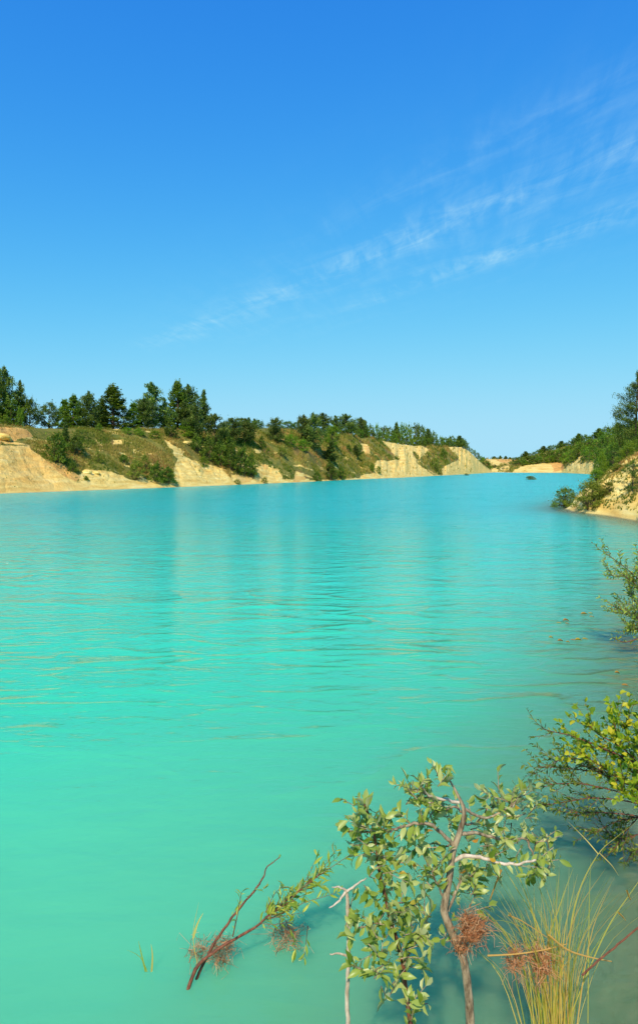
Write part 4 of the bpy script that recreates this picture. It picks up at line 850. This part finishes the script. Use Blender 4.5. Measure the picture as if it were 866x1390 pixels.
sky.altitude = 200; sky.air_density = 1.0; sky.dust_density = .25; sky.ozone_density = 2.5
tc = nt.nodes.new('ShaderNodeTexCoord'); dv = tc.outputs['Generated']
sx = nt.nodes.new('ShaderNodeSeparateXYZ'); nt.links.new(dv, sx.inputs[0])
zc = mth(nt, 'MAXIMUM', sx.outputs[2], .03); px = mth(nt, 'DIVIDE', sx.outputs[0], zc); py = mth(nt, 'DIVIDE', sx.outputs[1], zc)
A = mth(nt, 'ADD', mth(nt, 'MULTIPLY', px, .58), mth(nt, 'MULTIPLY', py, -.81)); B = mth(nt, 'ADD', mth(nt, 'MULTIPLY', px, .81), mth(nt, 'MULTIPLY', py, .58))
cv = nt.nodes.new('ShaderNodeCombineXYZ'); nt.links.new(mth(nt, 'MULTIPLY', A, 1.1), cv.inputs[0]); nt.links.new(mth(nt, 'MULTIPLY', B, 3.4), cv.inputs[1])
cn = noise(nt, cv.outputs[0], 1.6, 9, .62, .9)
cv2 = nt.nodes.new('ShaderNodeCombineXYZ'); nt.links.new(mth(nt, 'MULTIPLY', mth(nt, 'ADD', A, mth(nt, 'MULTIPLY', B, .9)), 9.0), cv2.inputs[0]); nt.links.new(mth(nt, 'MULTIPLY', mth(nt, 'SUBTRACT', B, mth(nt, 'MULTIPLY', A, .5)), 2.6), cv2.inputs[1])
cn2 = noise(nt, cv2.outputs[0], 1.0, 6, .6, .6)
def gauss(x, c, s): 
    d = mth(nt, 'DIVIDE', mth(nt, 'SUBTRACT', x, c), s); return mth(nt, 'EXPONENT', mth(nt, 'MULTIPLY', mth(nt, 'MULTIPLY', d, d), -1.0))
def win(x, a0, a1, a2, a3):
    return mth(nt, 'MULTIPLY', mth(nt, 'DIVIDE', mth(nt, 'SUBTRACT', x, a0), a1-a0, clamp=True), mth(nt, 'DIVIDE', mth(nt, 'SUBTRACT', a3, x), a3-a2, clamp=True))
band = mth(nt, 'MULTIPLY', gauss(B, 1.90, .15), mth(nt, 'MULTIPLY', win(A, -5.4, -4.4, -1.0, -.3), .8))
band = mth(nt, 'ADD', band, mth(nt, 'MULTIPLY', mth(nt, 'MULTIPLY', gauss(B, 2.40, .10), win(A, -3.2, -2.4, -1.1, -.5)), .9))
band = mth(nt, 'ADD', band, mth(nt, 'MULTIPLY', mth(nt, 'MULTIPLY', gauss(B, 1.56, .10), win(A, -2.4, -1.5, -.7, -.2)), .35))
band = mth(nt, 'ADD', band, mth(nt, 'MULTIPLY', mth(nt, 'MULTIPLY', gauss(B, 2.15, .6), win(A, -5.2, -3.5, -.9, 0)), .24))
band = mth(nt, 'ADD', band, mth(nt, 'MULTIPLY', mth(nt, 'MULTIPLY', gauss(B, 1.93, .10), gauss(A, -1.95, .35)), .9))
band = mth(nt, 'ADD', band, mth(nt, 'MULTIPLY', mth(nt, 'MULTIPLY', gauss(B, 2.37, .08), gauss(A, -2.2, .5)), .5))
fn = mth(nt, 'POWER', mth(nt, 'MULTIPLY', mth(nt, 'SUBTRACT', mth(nt, 'ADD', mth(nt, 'MULTIPLY', cn, .62), mth(nt, 'MULTIPLY', cn2, .48)), .44), 3.6, clamp=True), 1.5)
cf = mth(nt, 'MULTIPLY', mth(nt, 'MULTIPLY', band, fn), .36, clamp=True)
# polariser grade of the physical sky: per-channel gain and gamma
sep = nt.nodes.new('ShaderNodeSeparateColor'); nt.links.new(sky.outputs[0], sep.inputs[0]); cmb = nt.nodes.new('ShaderNodeCombineColor'); ST = .12
for i, (a_, b_, p_) in enumerate(((.40, .422, 1.81), (.76, .351, 1.30), (.95, .18, 1.0))):
    e_ = mth(nt, 'EXPONENT', mth(nt, 'MULTIPLY', mth(nt, 'POWER', mth(nt, 'MULTIPLY', sep.outputs[i], ST/b_), p_), -1.0))
    nt.links.new(mth(nt, 'MULTIPLY', mth(nt, 'SUBTRACT', 1.0, e_), a_/ST), cmb.inputs[i])
cc = mixc(nt, cf, cmb.outputs[0], (4.9, 7.4, 8.1))
nt.links.new(cc, bg.inputs[0])
sc.view_settings.view_transform = 'Standard'; sc.view_settings.look = 'None'; sc.view_settings.exposure = 0; sc.view_settings.gamma = 1
sc.render.engine = 'CYCLES'; sc.cycles.max_bounces = 6; sc.cycles.transparent_max_bounces = 12
